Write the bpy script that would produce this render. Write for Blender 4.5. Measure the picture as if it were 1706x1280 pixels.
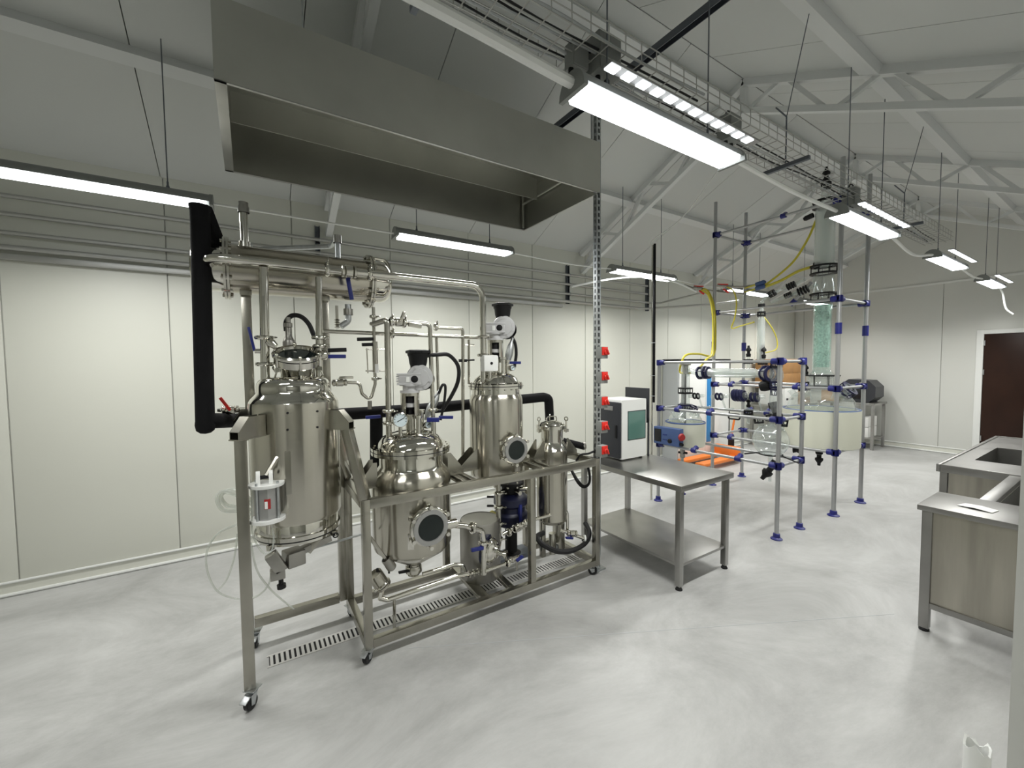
import bpy, bmesh, math, random
from mathutils import Vector, Matrix
random.seed(7)
PI = math.pi
for o in list(bpy.data.objects): bpy.data.objects.remove(o)
scene = bpy.context.scene
col = scene.collection

# ------------------------------------------------------------------ camera
CAMH = 1.70; FPX = 686.25; YAW = 1.00391659; PIT = .0469106; ROL = -.00944679
_f = Vector((-math.sin(YAW)*math.cos(PIT), math.cos(YAW)*math.cos(PIT), -math.sin(PIT)))
_r0 = Vector((math.cos(YAW), math.sin(YAW), 0)); _u0 = _r0.cross(_f)
_r = math.cos(ROL)*_r0 + math.sin(ROL)*_u0
_u = -math.sin(ROL)*_r0 + math.cos(ROL)*_u0
CAM = Vector((0, 0, CAMH))
cd = bpy.data.cameras.new('camera'); cam = bpy.data.objects.new('camera', cd); col.objects.link(cam)
cd.sensor_width = 36; cd.lens = FPX/1706*36; cd.clip_start = .02; cd.clip_end = 100
cam.matrix_world = Matrix(((_r.x, _u.x, -_f.x, 0), (_r.y, _u.y, -_f.y, 0), (_r.z, _u.z, -_f.z, CAMH), (0, 0, 0, 1)))
scene.camera = cam
# survey helpers: a sight line of the photograph met with a known plane of the room
def ray(x, y): return _f + _r*((x-853)/FPX) - _u*((y-640)/FPX)
def AX(x, y, X): d = ray(x, y); return CAM + d*(X/d.x)
def AY(x, y, Y): d = ray(x, y); return CAM + d*(Y/d.y)
def AZ(x, y, Z=0): d = ray(x, y); return CAM + d*((Z-CAMH)/d.z)
def AD(x, y, P):
    d = ray(x, y); t = (P[0]*d.x+P[1]*d.y)/(d.x*d.x+d.y*d.y); return CAM + d*t

# ------------------------------------------------------------------ world, exposure
w = bpy.data.worlds.new('world'); scene.world = w; w.use_nodes = True
w.node_tree.nodes['Background'].inputs[0].default_value = (.9, .95, 1, 1)
w.node_tree.nodes['Background'].inputs[1].default_value = .12
vs = scene.view_settings
vs.view_transform = 'Standard'; vs.look = 'None'; vs.gamma = 1; vs.use_curve_mapping = False
vs.exposure = -0.24
LAMP_W = 34.0      # each ceiling fixture
LENS_E = 9.0

# ------------------------------------------------------------------ materials
MATS = {}
def mat(name, colr, rough=.5, metal=0, var=0, vscale=6, bump=0, bscale=60, trans=0, emit=None, es=0, stretch=None, coat=0, rvar=0, spec=None, ior=None):
    m = bpy.data.materials.new(name); m.use_nodes = True
    nt = m.node_tree; b = nt.nodes['Principled BSDF']
    b.inputs['Base Color'].default_value = (*colr, 1); b.inputs['Roughness'].default_value = rough
    b.inputs['Metallic'].default_value = metal
    if trans: b.inputs['Transmission Weight'].default_value = trans
    if coat: b.inputs['Coat Weight'].default_value = coat
    if spec is not None: b.inputs['Specular IOR Level'].default_value = spec
    if ior: b.inputs['IOR'].default_value = ior
    if emit: b.inputs['Emission Color'].default_value = (*emit, 1); b.inputs['Emission Strength'].default_value = es
    if var or bump or rvar:
        tc = nt.nodes.new('ShaderNodeTexCoord'); mp = nt.nodes.new('ShaderNodeMapping')
        nt.links.new(tc.outputs['Object'], mp.inputs[0])
        if stretch: mp.inputs['Scale'].default_value = stretch
    if var or rvar:
        n = nt.nodes.new('ShaderNodeTexNoise'); n.inputs['Scale'].default_value = vscale; n.inputs['Detail'].default_value = 5
        nt.links.new(mp.outputs[0], n.inputs['Vector'])
        if var:
            r = nt.nodes.new('ShaderNodeValToRGB')
            r.color_ramp.elements[0].position = .3; r.color_ramp.elements[1].position = .7
            r.color_ramp.elements[0].color = (*[c*(1-var) for c in colr], 1)
            r.color_ramp.elements[1].color = (*[min(1, c*(1+var)) for c in colr], 1)
            nt.links.new(n.outputs['Fac'], r.inputs[0]); nt.links.new(r.outputs[0], b.inputs['Base Color'])
        if rvar:
            mr = nt.nodes.new('ShaderNodeMapRange'); mr.inputs['To Min'].default_value = max(.02, rough-rvar); mr.inputs['To Max'].default_value = rough+rvar
            nt.links.new(n.outputs['Fac'], mr.inputs[0]); nt.links.new(mr.outputs[0], b.inputs['Roughness'])
    if bump:
        n2 = nt.nodes.new('ShaderNodeTexNoise'); n2.inputs['Scale'].default_value = bscale; n2.inputs['Detail'].default_value = 4
        bp = nt.nodes.new('ShaderNodeBump'); bp.inputs['Strength'].default_value = bump; bp.inputs['Distance'].default_value = .01
        nt.links.new(mp.outputs[0], n2.inputs['Vector'])
        nt.links.new(n2.outputs['Fac'], bp.inputs['Height']); nt.links.new(bp.outputs[0], b.inputs['Normal'])
    MATS[name] = m
    return m
def thin_glass(name, tint, refl=.10, haze=.06):
    m = bpy.data.materials.new(name); m.use_nodes = True; nt = m.node_tree
    for n in list(nt.nodes): nt.nodes.remove(n)
    out = nt.nodes.new('ShaderNodeOutputMaterial')
    tr = nt.nodes.new('ShaderNodeBsdfTransparent'); tr.inputs[0].default_value = (*tint, 1)
    gl = nt.nodes.new('ShaderNodeBsdfGlossy'); gl.inputs['Roughness'].default_value = .04; gl.inputs[0].default_value = (.95, .97, .97, 1)
    df = nt.nodes.new('ShaderNodeBsdfDiffuse'); df.inputs[0].default_value = (.8, .83, .82, 1)
    fr = nt.nodes.new('ShaderNodeLayerWeight'); fr.inputs[0].default_value = .5
    pw = nt.nodes.new('ShaderNodeMath'); pw.operation = 'POWER'; pw.inputs[1].default_value = 3
    sc0 = nt.nodes.new('ShaderNodeMath'); sc0.operation = 'MULTIPLY'; sc0.inputs[1].default_value = .6
    nt.links.new(fr.outputs['Facing'], pw.inputs[0]); nt.links.new(pw.outputs[0], sc0.inputs[0])
    ad = nt.nodes.new('ShaderNodeMath'); ad.operation = 'ADD'; ad.use_clamp = True; ad.inputs[1].default_value = refl*.6
    m1 = nt.nodes.new('ShaderNodeMixShader'); m1.inputs[0].default_value = haze
    m2 = nt.nodes.new('ShaderNodeMixShader')
    nt.links.new(tr.outputs[0], m1.inputs[1]); nt.links.new(df.outputs[0], m1.inputs[2])
    nt.links.new(sc0.outputs[0], ad.inputs[0]); nt.links.new(ad.outputs[0], m2.inputs[0])
    nt.links.new(m1.outputs[0], m2.inputs[1]); nt.links.new(gl.outputs[0], m2.inputs[2]); nt.links.new(m2.outputs[0], out.inputs[0])
    MATS[name] = m; return m
mat('wallpaint', (.67, .675, .61), .42, bump=.02, bscale=8)
mat('wallfar', (.66, .665, .63), .42, bump=.02, bscale=8)
mat('joint', (.47, .475, .44), .6)
mat('ceilpaint', (.62, .635, .62), .4, bump=.015, bscale=5)
mat('trusspaint', (.70, .715, .71), .45)
mat('basewhite', (.74, .75, .73), .4)
mat('steel', (.56, .545, .49), .18, 1, var=.05, vscale=5, rvar=.05)
mat('brushed', (.50, .48, .42), .21, 1, var=.035, vscale=3)
def aniso(name, axis, amount=.8, rot=.25):
    nt = MATS[name].node_tree; b = nt.nodes['Principled BSDF']; t = nt.nodes.new('ShaderNodeTangent'); t.direction_type = 'RADIAL'; t.axis = axis
    b.inputs['Anisotropic'].default_value = amount; b.inputs['Anisotropic Rotation'].default_value = rot; nt.links.new(t.outputs[0], b.inputs['Tangent'])
aniso('brushed', 'Z')
mat('shellsteel', (.47, .445, .385), .17, 1, var=.03, vscale=3)
mat('polish', (.66, .645, .59), .08, 1)
mat('framesteel', (.39, .377, .33), .26, 1, var=.08, vscale=9)
mat('benchsteel', (.40, .395, .38), .33, 1, var=.10, vscale=5, rvar=.06)
mat('benchtop', (.29, .285, .275), .36, 1, var=.10, vscale=5, rvar=.06)
mat('benchpanel', (.40, .38, .33), .36, 1, var=.14, vscale=3, stretch=(5, 5, .5))
mat('hoodsteel', (.53, .53, .49), .38, 1, var=.06, vscale=3)
mat('galv', (.50, .52, .53), .38, 1, var=.10, vscale=30)
mat('drainsteel', (.56, .555, .535), .45, .25)
mat('strutdark', (.16, .175, .20), .42, .8)
mat('alu', (.42, .425, .43), .38, .7)
mat('pipegrey', (.46, .46, .44), .38, .6)
mat('black', (.010, .010, .011), .5, spec=.25)
mat('navy', (.010, .011, .05), .45, spec=.3)
mat('foam', (.008, .008, .009), .85, bump=.3, bscale=40, spec=.2)
mat('rubber', (.012, .012, .013), .5, spec=.3)
mat('darkbrown', (.024, .009, .005), .35, var=.2, vscale=4, stretch=(1, 6, .6), spec=.25)
mat('bluecl', (.010, .014, .16), .42)
mat('bluehandle', (.012, .02, .16), .4)
mat('bluebox', (.055, .10, .25), .4)
mat('bluepump', (.006, .008, .035), .4)
mat('bluefilm', (.03, .22, .52), .4)
mat('red', (.72, .03, .02), .35)
mat('darkred', (.35, .02, .02), .45)
mat('greybox', (.22, .23, .22), .5)
mat('castalu', (.40, .40, .395), .40, .8)
mat('gearalu', (.56, .56, .565), .45, .3)
mat('white', (.80, .81, .79), .4)
mat('offwhite', (.67, .675, .57), .45)
mat('charcoal', (.025, .027, .033), .4)
mat('yellow', (.62, .54, .05), .45)
mat('orange', (.75, .20, .03), .45)
mat('cardboard', (.36, .19, .07), .8, var=.06, vscale=9)
mat('packing', (.46, .64, .57), .25, var=.25, vscale=45)
mat('dial', (.62, .72, .76), .4)
mat('darkglass', (.008, .013, .012), .06, spec=.4)
mat('greenglass', (.10, .21, .18), .10, spec=.7)
mat('screen', (.006, .006, .008), .2)
mat('condgrey', (.46, .48, .49), .6)
mat('paper', (.82, .82, .80), .7)
mat('lens', (1, 1, 1), .4, emit=(.93, .97, 1), es=LENS_E)
mat('led', (1, 1, 1), .4, emit=(.90, .95, 1), es=2.2)
mat('hvac', (.36, .35, .325), .38, 1, var=.08, vscale=4)
thin_glass('glass', (.95, .975, .965), .16, .15); thin_glass('glassgreen', (.86, .95, .92), .10, .08)
thin_glass('tube', (.93, .94, .90), .14, .30)
thin_glass('glassmilk', (.94, .97, .95), .12, .36)
# concrete floor
m = mat('concrete', (.5, .5, .49), .42, bump=.05, bscale=25); nt = m.node_tree; b = nt.nodes['Principled BSDF']
tc = nt.nodes.new('ShaderNodeTexCoord'); mp = nt.nodes.new('ShaderNodeMapping'); mp.inputs['Scale'].default_value = (1.0, .55, 1)
nt.links.new(tc.outputs['Object'], mp.inputs[0])
n1 = nt.nodes.new('ShaderNodeTexNoise'); n1.inputs['Scale'].default_value = 1.3; n1.inputs['Detail'].default_value = 9; n1.inputs['Roughness'].default_value = .74; n1.inputs['Distortion'].default_value = .6
nt.links.new(mp.outputs[0], n1.inputs['Vector'])
r1 = nt.nodes.new('ShaderNodeValToRGB'); e = r1.color_ramp.elements
e[0].position = .34; e[0].color = (.315, .315, .308, 1); e[1].position = .64; e[1].color = (.49, .492, .485, 1)
nt.links.new(n1.outputs['Fac'], r1.inputs[0]); nt.links.new(r1.outputs[0], b.inputs['Base Color'])
mr = nt.nodes.new('ShaderNodeMapRange'); mr.inputs['To Min'].default_value = .30; mr.inputs['To Max'].default_value = .55
nt.links.new(n1.outputs['Fac'], mr.inputs[0]); nt.links.new(mr.outputs[0], b.inputs['Roughness'])

# ------------------------------------------------------------------ mesh builder
def V(*a): return Vector(a[0]) if len(a) == 1 else Vector(a)
def fillet(pts, r, n=6):
    pts = [V(p) for p in pts]; out = [pts[0]]
    for i in range(1, len(pts)-1):
        a, b, c = pts[i-1], pts[i], pts[i+1]
        d1 = (a-b); d2 = (c-b); l1, l2 = d1.length, d2.length
        if l1 < 1e-6 or l2 < 1e-6: continue
        d1 /= l1; d2 /= l2; ang = d1.angle(d2)
        if ang > PI-.05: out.append(b); continue
        t = min(r/math.tan(ang/2), l1*.48, l2*.48); rr = t*math.tan(ang/2)
        p1 = b+d1*t; p2 = b+d2*t; cen = b+(d1+d2).normalized()*(rr/math.sin(ang/2))
        v1 = p1-cen; v2 = p2-cen; tot = v1.angle(v2); ax = v1.cross(v2)
        if ax.length < 1e-9: out.append(b); continue
        ax.normalize()
        for k in range(n+1): out.append(cen + Matrix.Rotation(tot*k/n, 3, ax) @ v1)
    out.append(pts[-1]); return out
def smooth(pts, n=8):
    P = [V(p) for p in pts]; Q = [P[0]*2-P[1]]+P+[P[-1]*2-P[-2]]; out = []
    for i in range(1, len(Q)-2):
        for k in range(n):
            t = k/n; a, b, c, d = Q[i-1:i+3]
            out.append(.5*((2*b)+(c-a)*t+(2*a-5*b+4*c-d)*t*t+(3*b-a-3*c+d)*t**3))
    return out+[P[-1]]
class B:
    def __init__(s): s.v = []; s.f = []
    def add(s, vs, fs):
        o = len(s.v); s.v += [tuple(x) for x in vs]; s.f += [tuple(i+o for i in q) for q in fs]; return s
    def box(s, a, b, bev=0):
        a = V(a); b = V(b); lo = [min(a[i], b[i]) for i in range(3)]; hi = [max(a[i], b[i]) for i in range(3)]
        return s.obox([(lo[i]+hi[i])/2 for i in range(3)], [hi[i]-lo[i] for i in range(3)], None, bev)
    def obox(s, c, size, rot=None, bev=0):
        bm = bmesh.new(); bmesh.ops.create_cube(bm, size=1)
        for v in bm.verts: v.co = Vector((v.co.x*size[0], v.co.y*size[1], v.co.z*size[2]))
        if bev: bmesh.ops.bevel(bm, geom=list(bm.edges), offset=min(bev, .45*min(size)), segments=2, affect='EDGES', profile=.6)
        bm.verts.index_update(); R = rot or Matrix.Identity(3)
        vs = [R @ v.co + V(c) for v in bm.verts]; fs = [[v.index for v in f.verts] for f in bm.faces]; bm.free()
        return s.add(vs, fs)
    def beam(s, p, q, w, h, up=(0, 0, 1), bev=0):
        p = V(p); q = V(q); d = q-p; L = d.length; d.normalize(); u = V(up)
        if abs(d.dot(u)) > .98: u = V((1, 0, 0))
        sx = d.cross(u).normalized(); u2 = sx.cross(d)
        return s.obox((p+q)/2, (L, w, h), Matrix((d, sx, u2)).transposed(), bev)
    def cyl(s, p, q, r, r2=None, n=16, cap=True):
        p = V(p); q = V(q); d = (q-p).normalized(); r2 = r if r2 is None else r2
        a = d.orthogonal().normalized(); b = d.cross(a); vs = []
        for c, rr in ((p, r), (q, r2)):
            for k in range(n): t = 2*PI*k/n; vs.append(c+a*(rr*math.cos(t))+b*(rr*math.sin(t)))
        fs = [(k, (k+1) % n, n+(k+1) % n, n+k) for k in range(n)]
        if cap: fs += [tuple(range(n-1, -1, -1)), tuple(range(n, 2*n))]
        return s.add(vs, fs)
    def tube(s, pts, r, n=10, rad=0, cap=True):
        P = fillet(pts, rad) if rad else [V(p) for p in pts]
        Q = [P[0]]
        for x in P[1:]:
            if (x-Q[-1]).length > 1e-5: Q.append(x)
        P = Q; a = None; vs = []; m = len(P)
        for i, p in enumerate(P):
            d = (P[min(i+1, m-1)]-P[max(i-1, 0)]).normalized()
            if a is None: a = d.orthogonal().normalized()
            a = (a-d*a.dot(d))
            a = a.normalized() if a.length > 1e-6 else d.orthogonal().normalized()
            b = d.cross(a)
            for k in range(n): t = 2*PI*k/n; vs.append(p+a*(r*math.cos(t))+b*(r*math.sin(t)))
        fs = []
        for i in range(m-1):
            for k in range(n): fs.append((i*n+k, i*n+(k+1) % n, (i+1)*n+(k+1) % n, (i+1)*n+k))
        if cap: fs += [tuple(range(n-1, -1, -1)), tuple(range((m-1)*n, m*n))]
        return s.add(vs, fs)
    def lathe(s, prof, c, ax=(0, 0, 1), n=32):
        """prof: (r, h) along ax from c"""
        d = V(ax).normalized(); a = V((1, 0, 0)) if abs(d.z) > .98 else d.orthogonal().normalized()
        a = (a-d*a.dot(d)).normalized(); b = d.cross(a); c = V(c); vs = []; fs = []
        for r, h in prof:
            for k in range(n): t = 2*PI*k/n; vs.append(c+d*h+(a*math.cos(t)+b*math.sin(t))*max(r, 1e-4))
        for i in range(len(prof)-1):
            for k in range(n): fs.append((i*n+k, i*n+(k+1) % n, (i+1)*n+(k+1) % n, (i+1)*n+k))
        return s.add(vs, fs)
    def ring(s, c, ax, R, r, n=28, k=8):
        d = V(ax).normalized(); a = d.orthogonal().normalized(); b = d.cross(a); c = V(c)
        pts = [c+(a*math.cos(2*PI*i/n)+b*math.sin(2*PI*i/n))*R for i in range(n)]; vs = []
        for i, p in enumerate(pts):
            rad = (p-c).normalized()
            for j in range(k): t = 2*PI*j/k; vs.append(p+rad*(r*math.cos(t))+d*(r*math.sin(t)))
        fs = [(i*k+j, i*k+(j+1) % k, ((i+1) % n)*k+(j+1) % k, ((i+1) % n)*k+j) for i in range(n) for j in range(k)]
        return s.add(vs, fs)
    def sphere(s, c, r, n=20, m=12, zs=1):
        return s.lathe([(r*math.sin(PI*i/m), -r*zs*math.cos(PI*i/m)) for i in range(m+1)], c, n=n)
    def prism(s, poly, p0, p1):
        """poly: list of Vectors, extruded by (p1-p0)"""
        n = len(poly); d = V(p1)-V(p0); vs = [V(p) for p in poly]+[V(p)+d for p in poly]
        return s.add(vs, [tuple(range(n-1, -1, -1)), tuple(range(n, 2*n))]+[(i, (i+1) % n, n+(i+1) % n, n+i) for i in range(n)])
    def obj(s, name, mt, parent=None, ang=38):
        me = bpy.data.meshes.new(name); off = rootloc(parent) if parent else Vector((0, 0, 0))
        me.from_pydata([tuple(V(v)-off) for v in s.v], [], s.f)
        bm = bmesh.new(); bm.from_mesh(me); bmesh.ops.recalc_face_normals(bm, faces=bm.faces); bm.to_mesh(me); bm.free()
        for p in me.polygons: p.use_smooth = True
        me.set_sharp_from_angle(angle=math.radians(ang))
        me.materials.append(MATS[mt]); o = bpy.data.objects.new(name, me); col.objects.link(o)
        if parent: o.parent = parent
        return o
def rootloc(o):
    while o.parent: o = o.parent
    return o.location.copy()
def tag(o, label=None, cat=None, group=None, kind=None):
    if label: o['label'] = label
    if cat: o['category'] = cat
    if group: o['group'] = group
    if kind: o['kind'] = kind
    return o
def thing(name, label, cat, loc, group=None, kind=None):
    o = bpy.data.objects.new(name, None); col.objects.link(o); o.empty_display_size = .1
    o.location = V(loc); return tag(o, label, cat, group, kind)
def setting(name, loc=(0, 0, 0)):
    o = bpy.data.objects.new(name, None); col.objects.link(o); o.location = V(loc); o['kind'] = 'structure'; return o
def copy_tree(o, parent=None):
    c = o.copy(); col.objects.link(c); c.parent = parent
    for ch in list(o.children): copy_tree(ch, c)
    return c

# ------------------------------------------------------------------ room shell
WX = -4.58; RWX = -.085; EY = 10.72; NY = -3.2
EAVE = 3.31; RIDX = -2.245; SL = .48; RIDZ = EAVE+SL*(RIDX-WX)
def roof_z(x): return EAVE+SL*(x-WX) if x < RIDX else RIDZ-SL*(x-RIDX)
fl = B().box((WX-.3, NY-.3, -.12), (2.2, EY+.3, 0)).obj('floor', 'concrete'); fl['kind'] = 'structure'
seams = [-1.52+.955*k for k in range(-2, 14)]
wl = setting('wall_left', (WX, 0, 0))
B().box((WX-.12, NY, 0), (WX-.012, EY, EAVE+.05)).obj('backing', 'joint', wl)
ys = [NY]+[s for s in seams if NY < s < EY]+[EY]
for a, b_ in zip(ys[:-1], ys[1:]):
    if b_-a > .05: B().box((WX-.012, a+.004, 0), (WX, b_-.004, EAVE+.02), .002).obj('panel', 'wallpaint', wl)
wf = setting('wall_far', (0, EY, 0))
B().box((WX-.1, EY+.012, 0), (2.1, EY+.12, RIDZ+.1)).obj('backing', 'joint', wf)
xs = [WX]+[-2.156+1.12*k for k in range(-2, 5)]+[2.1]
for a, b_ in zip(xs[:-1], xs[1:]):
    if b_ - a > .05: B().box((a+.004, EY, 0), (b_-.004, EY+.012, 3.105), .002).obj('panel', 'wallfar', wf)
B().add([(WX, EY, 3.11), (RWX+.1, EY, 3.11), (RWX+.1, EY, roof_z(RWX+.1)+.03), (RIDX, EY, RIDZ+.05), (WX, EY, EAVE+.05)], [(0, 1, 2, 3, 4)]).obj('gable_panel', 'wallfar', wf)
tr = B().box((WX, EY-.02, 3.10), (0, EY, 3.135)).obj('trim_1', 'basewhite'); tr['kind'] = 'structure'
wr = setting('wall_right', (RWX, 0, 0))
JY = .78
B().box((RWX, JY, 0), (RWX+.16, EY, 3.7)).obj('panel', 'wallfar', wr)
B().box((RWX, NY, 0), (RWX+.16, -1.2, 3.7)).obj('panel', 'wallfar', wr)
B().box((RWX, -1.2, 2.5), (RWX+.16, JY, 3.7)).obj('lintel', 'wallfar', wr)
wn = setting('wall_near', (0, NY, 0))
B().box((WX-.1, NY-.1, 0), (2.1, NY, RIDZ+.1)).obj('panel', 'wallpaint', wn)
wv = setting('wall_vestibule', (2.0, 0, 0))
B().box((2.0, NY, 0), (2.1, EY, 3.7)).obj('panel', 'wallpaint', wv)
ce = setting('ceiling', (RIDX, 0, RIDZ))
def roof_panel(x0, x1, y0, y1):
    z0, z1 = roof_z(x0), roof_z(x1)
    b = B(); b.add([(x0, y0, z0), (x1, y0, z1), (x1, y1, z1), (x0, y1, z0), (x0, y0, z0+.06), (x1, y0, z1+.06), (x1, y1, z1+.06), (x0, y1, z0+.06)],
                   [(0, 1, 2, 3), (4, 7, 6, 5), (0, 4, 5, 1), (1, 5, 6, 2), (2, 6, 7, 3), (3, 7, 4, 0)])
    return b
ry = [NY]+[-.58+.965*k for k in range(-2, 12) if NY < -.58+.965*k < EY]+[EY]
for a, b_ in zip(ry[:-1], ry[1:]):
    roof_panel(WX-.05, RIDX-.004, a+.003, b_-.003).obj('panel', 'ceilpaint', ce)
ry = [NY]+[3.58+.965*k for k in range(-7, 8) if NY < 3.58+.965*k < EY]+[EY]
for a, b_ in zip(ry[:-1], ry[1:]):
    roof_panel(RIDX+.004, RWX+.16, a+.003, b_-.003).obj('panel', 'ceilpaint', ce)
B().prism([V((WX-.1, NY-.1, EAVE+.07)), V((RIDX, NY-.1, RIDZ+.08)), V((RWX+.3, NY-.1, roof_z(RWX+.3)+.08)), V((RWX+.3, NY-.1, roof_z(RWX+.3)+.2)), V((RIDX, NY-.1, RIDZ+.2)), V((WX-.1, NY-.1, EAVE+.2))], (0, 0, 0), (0, EY-NY+.2, 0)).obj('backing', 'joint', ce)
B().box((RWX+.1, NY, 3.0), (2.1, EY, 3.1)).obj('vestibule_panel', 'ceilpaint', ce)
# cove baseboards: two rounded strips with a flat between
def cove(name, p, q, nx, ny):
    o = setting(name, p); p = V(p); q = V(q); n = V((nx, ny, 0))
    B().beam(p+n*.004+V((0, 0, .055)), q+n*.004+V((0, 0, .055)), .008, .09).obj('board', 'wallpaint', o)
    B().tube([p+n*.010+V((0, 0, .104)), q+n*.010+V((0, 0, .104))], .011, 8).obj('upper_bead', 'basewhite', o)
    B().tube([p+n*.018+V((0, 0, .014)), q+n*.018+V((0, 0, .014))], .014, 8).obj('lower_bead', 'basewhite', o)
cove('baseboard_left', (WX, NY, 0), (WX, EY, 0), 1, 0)
cove('baseboard_far', (WX, EY, 0), (-1.72, EY, 0), 0, -1)
# door in the far wall
dr = setting('door_1', (-1.15, EY, 0))
DX0, DX1, DH = -1.64, -.66, 2.15
B().box((DX0-.085, EY-.03, 0), (DX0, EY+.001, DH+.07), .004).obj('jamb', 'white', dr)
B().box((DX1, EY-.03, 0), (DX1+.085, EY+.001, DH+.07), .004).obj('jamb', 'white', dr)
B().box((DX0, EY-.03, DH), (DX1, EY+.001, DH+.07), .004).obj('head', 'white', dr)
lf = B().box((DX0+.004, EY-.018, .01), (DX1-.004, EY-.001, DH-.004), .003).obj('leaf', 'darkbrown', dr)
for z in (.3, 1.45, 1.95): B().cyl((DX0+.012, EY-.03, z), (DX0+.012, EY-.03, z+.09), .011, n=10).obj('hinge', 'galv', dr)
B().tube([(DX1-.1, EY-.02, 1.05), (DX1-.1, EY-.07, 1.05), (DX1-.22, EY-.07, 1.05)], .01, 8, .01).obj('door_handle', 'galv', dr)

# purlins along the roof
def purlin(x, label, w=.09, h=.075):
    p = thing('roof_purlin', label, 'purlin', (x, 4, roof_z(x)))
    s = SL if x < RIDX else -SL
    n = V((-s, 0, 1)).normalized(); t = V((1, 0, s)).normalized(); c = V((x, 0, roof_z(x)))
    for y0, y1 in ((NY, EY),):
        poly = [c+t*a-n*b_+V((0, y0, 0)) for a, b_ in ((-w/2, -.002), (w/2, -.002), (w/2, h), (-w/2, h))]
        B().prism(poly, (0, y0, 0), (0, y1, 0)).obj('channel', 'trusspaint', p)
purlin(-3.66, 'white steel purlin under the left roof slope, midway between wall and ridge')
purlin(-2.43, 'white steel purlin under the left slope just below the ridge')
purlin(-1.25, 'broad white steel purlin under the right roof slope', .13, .06)

# lattice rafters
def truss(y, label):
    t = thing('roof_truss', label, 'truss', (RIDX, y, EAVE), 'lattice roof trusses')
    for sd in (-1, 1):
        xe = WX+.02 if sd < 0 else RWX
        dz0, dz1 = .03, .30
        def P(f, d): x = RIDX+(xe-RIDX)*f; return V((x, y, roof_z(x)-d))
        B().beam(P(0, dz0), P(1, dz0), .07, .07).obj('top_chord', 'trusspaint', t)
        B().beam(P(0, dz1), P(.995, dz1), .06, .05).obj('bottom_chord', 'trusspaint', t)
        n = 6
        for k in range(n):
            f0 = (k+.12)/n; f1 = (k+.88)/n
            a, b_ = (P(f0, dz0+.02), P(f1, dz1-.01)) if k % 2 else (P(f0, dz1-.01), P(f1, dz0+.02))
            B().beam(a, b_, .035, .035).obj('web', 'trusspaint', t)
    B().beam((RIDX, y, RIDZ-.02), (RIDX, y, RIDZ-.3), .05, .05).obj('king_post', 'trusspaint', t)
truss(.72, 'white lattice roof truss passing over the steel hood')
truss(4.12, 'white lattice roof truss nearest beyond the hood, above the bright centre lamp')
truss(6.85, 'white lattice roof truss above the tall glass column')
truss(9.5, 'white lattice roof truss nearest the far gable wall')

# floor drain with slotted grate
fd = thing('floor_drain', 'long slotted steel floor drain running under the skid', 'drain', (-2.7, 1.15, 0))
B().box((-2.745, .04, .0005), (-2.655, 2.42, .0015)).obj('channel', 'black', fd)
for x0, x1 in ((-2.757, -2.745), (-2.655, -2.643)): B().box((x0, .03, .0005), (x1, 2.43, .004)).obj('edge_strip', 'drainsteel', fd)
gb = None; k = 0; y = .045
while y < 2.42:
    if gb is None:
        gb = B().box((-2.745, .045, .001), (-2.655, .045+.0155, .0035)).obj('grate_bar', 'drainsteel', fd); gy = .045
    else:
        c = gb.copy(); col.objects.link(c); c.parent = fd; c.location = (0, y-gy, 0)
    y += .027
fs = B().beam((-2.37, .75, .0008), (-.9, 3.6, .0008), .004, .001).obj('floor_joint', 'condgrey'); fs['kind'] = 'structure'; fs.name = 'trim_2'

# ------------------------------------------------------------------ ceiling lamps
def lamp(x, y0, y1, z, label, group, twin, hz, watt=LAMP_W):
    t = thing('ceiling_lamp', label, 'lamp', (x, (y0+y1)/2, z), group)
    h = B(); n = 10; poly = []
    for k in range(n+1): a = PI*k/n; poly.append(V((x+.068*math.cos(a), y0, z+.012+.062*math.sin(a))))
    h.prism(poly, (0, y0, 0), (0, y1, 0)).obj('housing', 'greybox', t)
    for yy, s in ((y0, -1), (y1, 1)):
        poly = [V((x+.078*math.cos(PI*k/n), yy, z-.012+.09*math.sin(PI*k/n))) for k in range(n+1)]
        B().prism(poly, (0, 0, 0), (0, .02*s, 0)).obj('end_cap', 'greybox', t)
    ln = [V((x-.064, y0+.02, z+.010)), V((x-.056, y0+.02, z-.012)), V((x+.056, y0+.02, z-.012)), V((x+.064, y0+.02, z+.010))]
    B().prism(ln, (0, y0+.02, 0), (0, y1-.02, 0)).obj('diffuser', 'lens', t)
    if twin:
        st = B().box((x+.098, y0+.06, z+.055), (x+.146, y1+.02, z+.065)).obj('louvre_strip', 'castalu', t)  # parallel bar carrying a row of emissive dashes
        for k in range(12):
            yy = y0+.06+(y1-y0-.06)*k/12
            B().box((x+.102, yy, z+.049), (x+.142, yy+(y1-y0)/12*.55, z+.056)).obj('louvre_light', 'led', st)
    for yy in (y0+.18, y1-.22):
        B().tube([(x, yy, z+.06), (x, yy, hz(x)-.005)], .0035, 6).obj('hanger_wire', 'strutdark', t)
        B().lathe([(.012, .0), (.012, .02), (.006, .04), (.006, .06)], (x, yy, z+.055), n=8).obj('hook', 'strutdark', t)
    ld = bpy.data.lights.new('lamp_light', 'AREA'); ld.shape = 'RECTANGLE'; ld.size = .11; ld.size_y = y1-y0-.06
    ld.energy = watt; ld.color = (1.0, .995, .955); ld.spread = math.radians(154)
    lo = bpy.data.objects.new('lamp_light', ld); col.objects.link(lo); lo.parent = t; lo.location = (0, 0, -.016)
    return t
LX = -3.52; CX = -1.33; LZ = 2.80
gL = 'lamps hung along the left wall'; gC = 'lamps hung in the centre row'
lamp(LX, -1.36, -.19, LZ, 'long lit lamp hung at the left edge of the picture above the black pipe', gL, False, roof_z)
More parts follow.
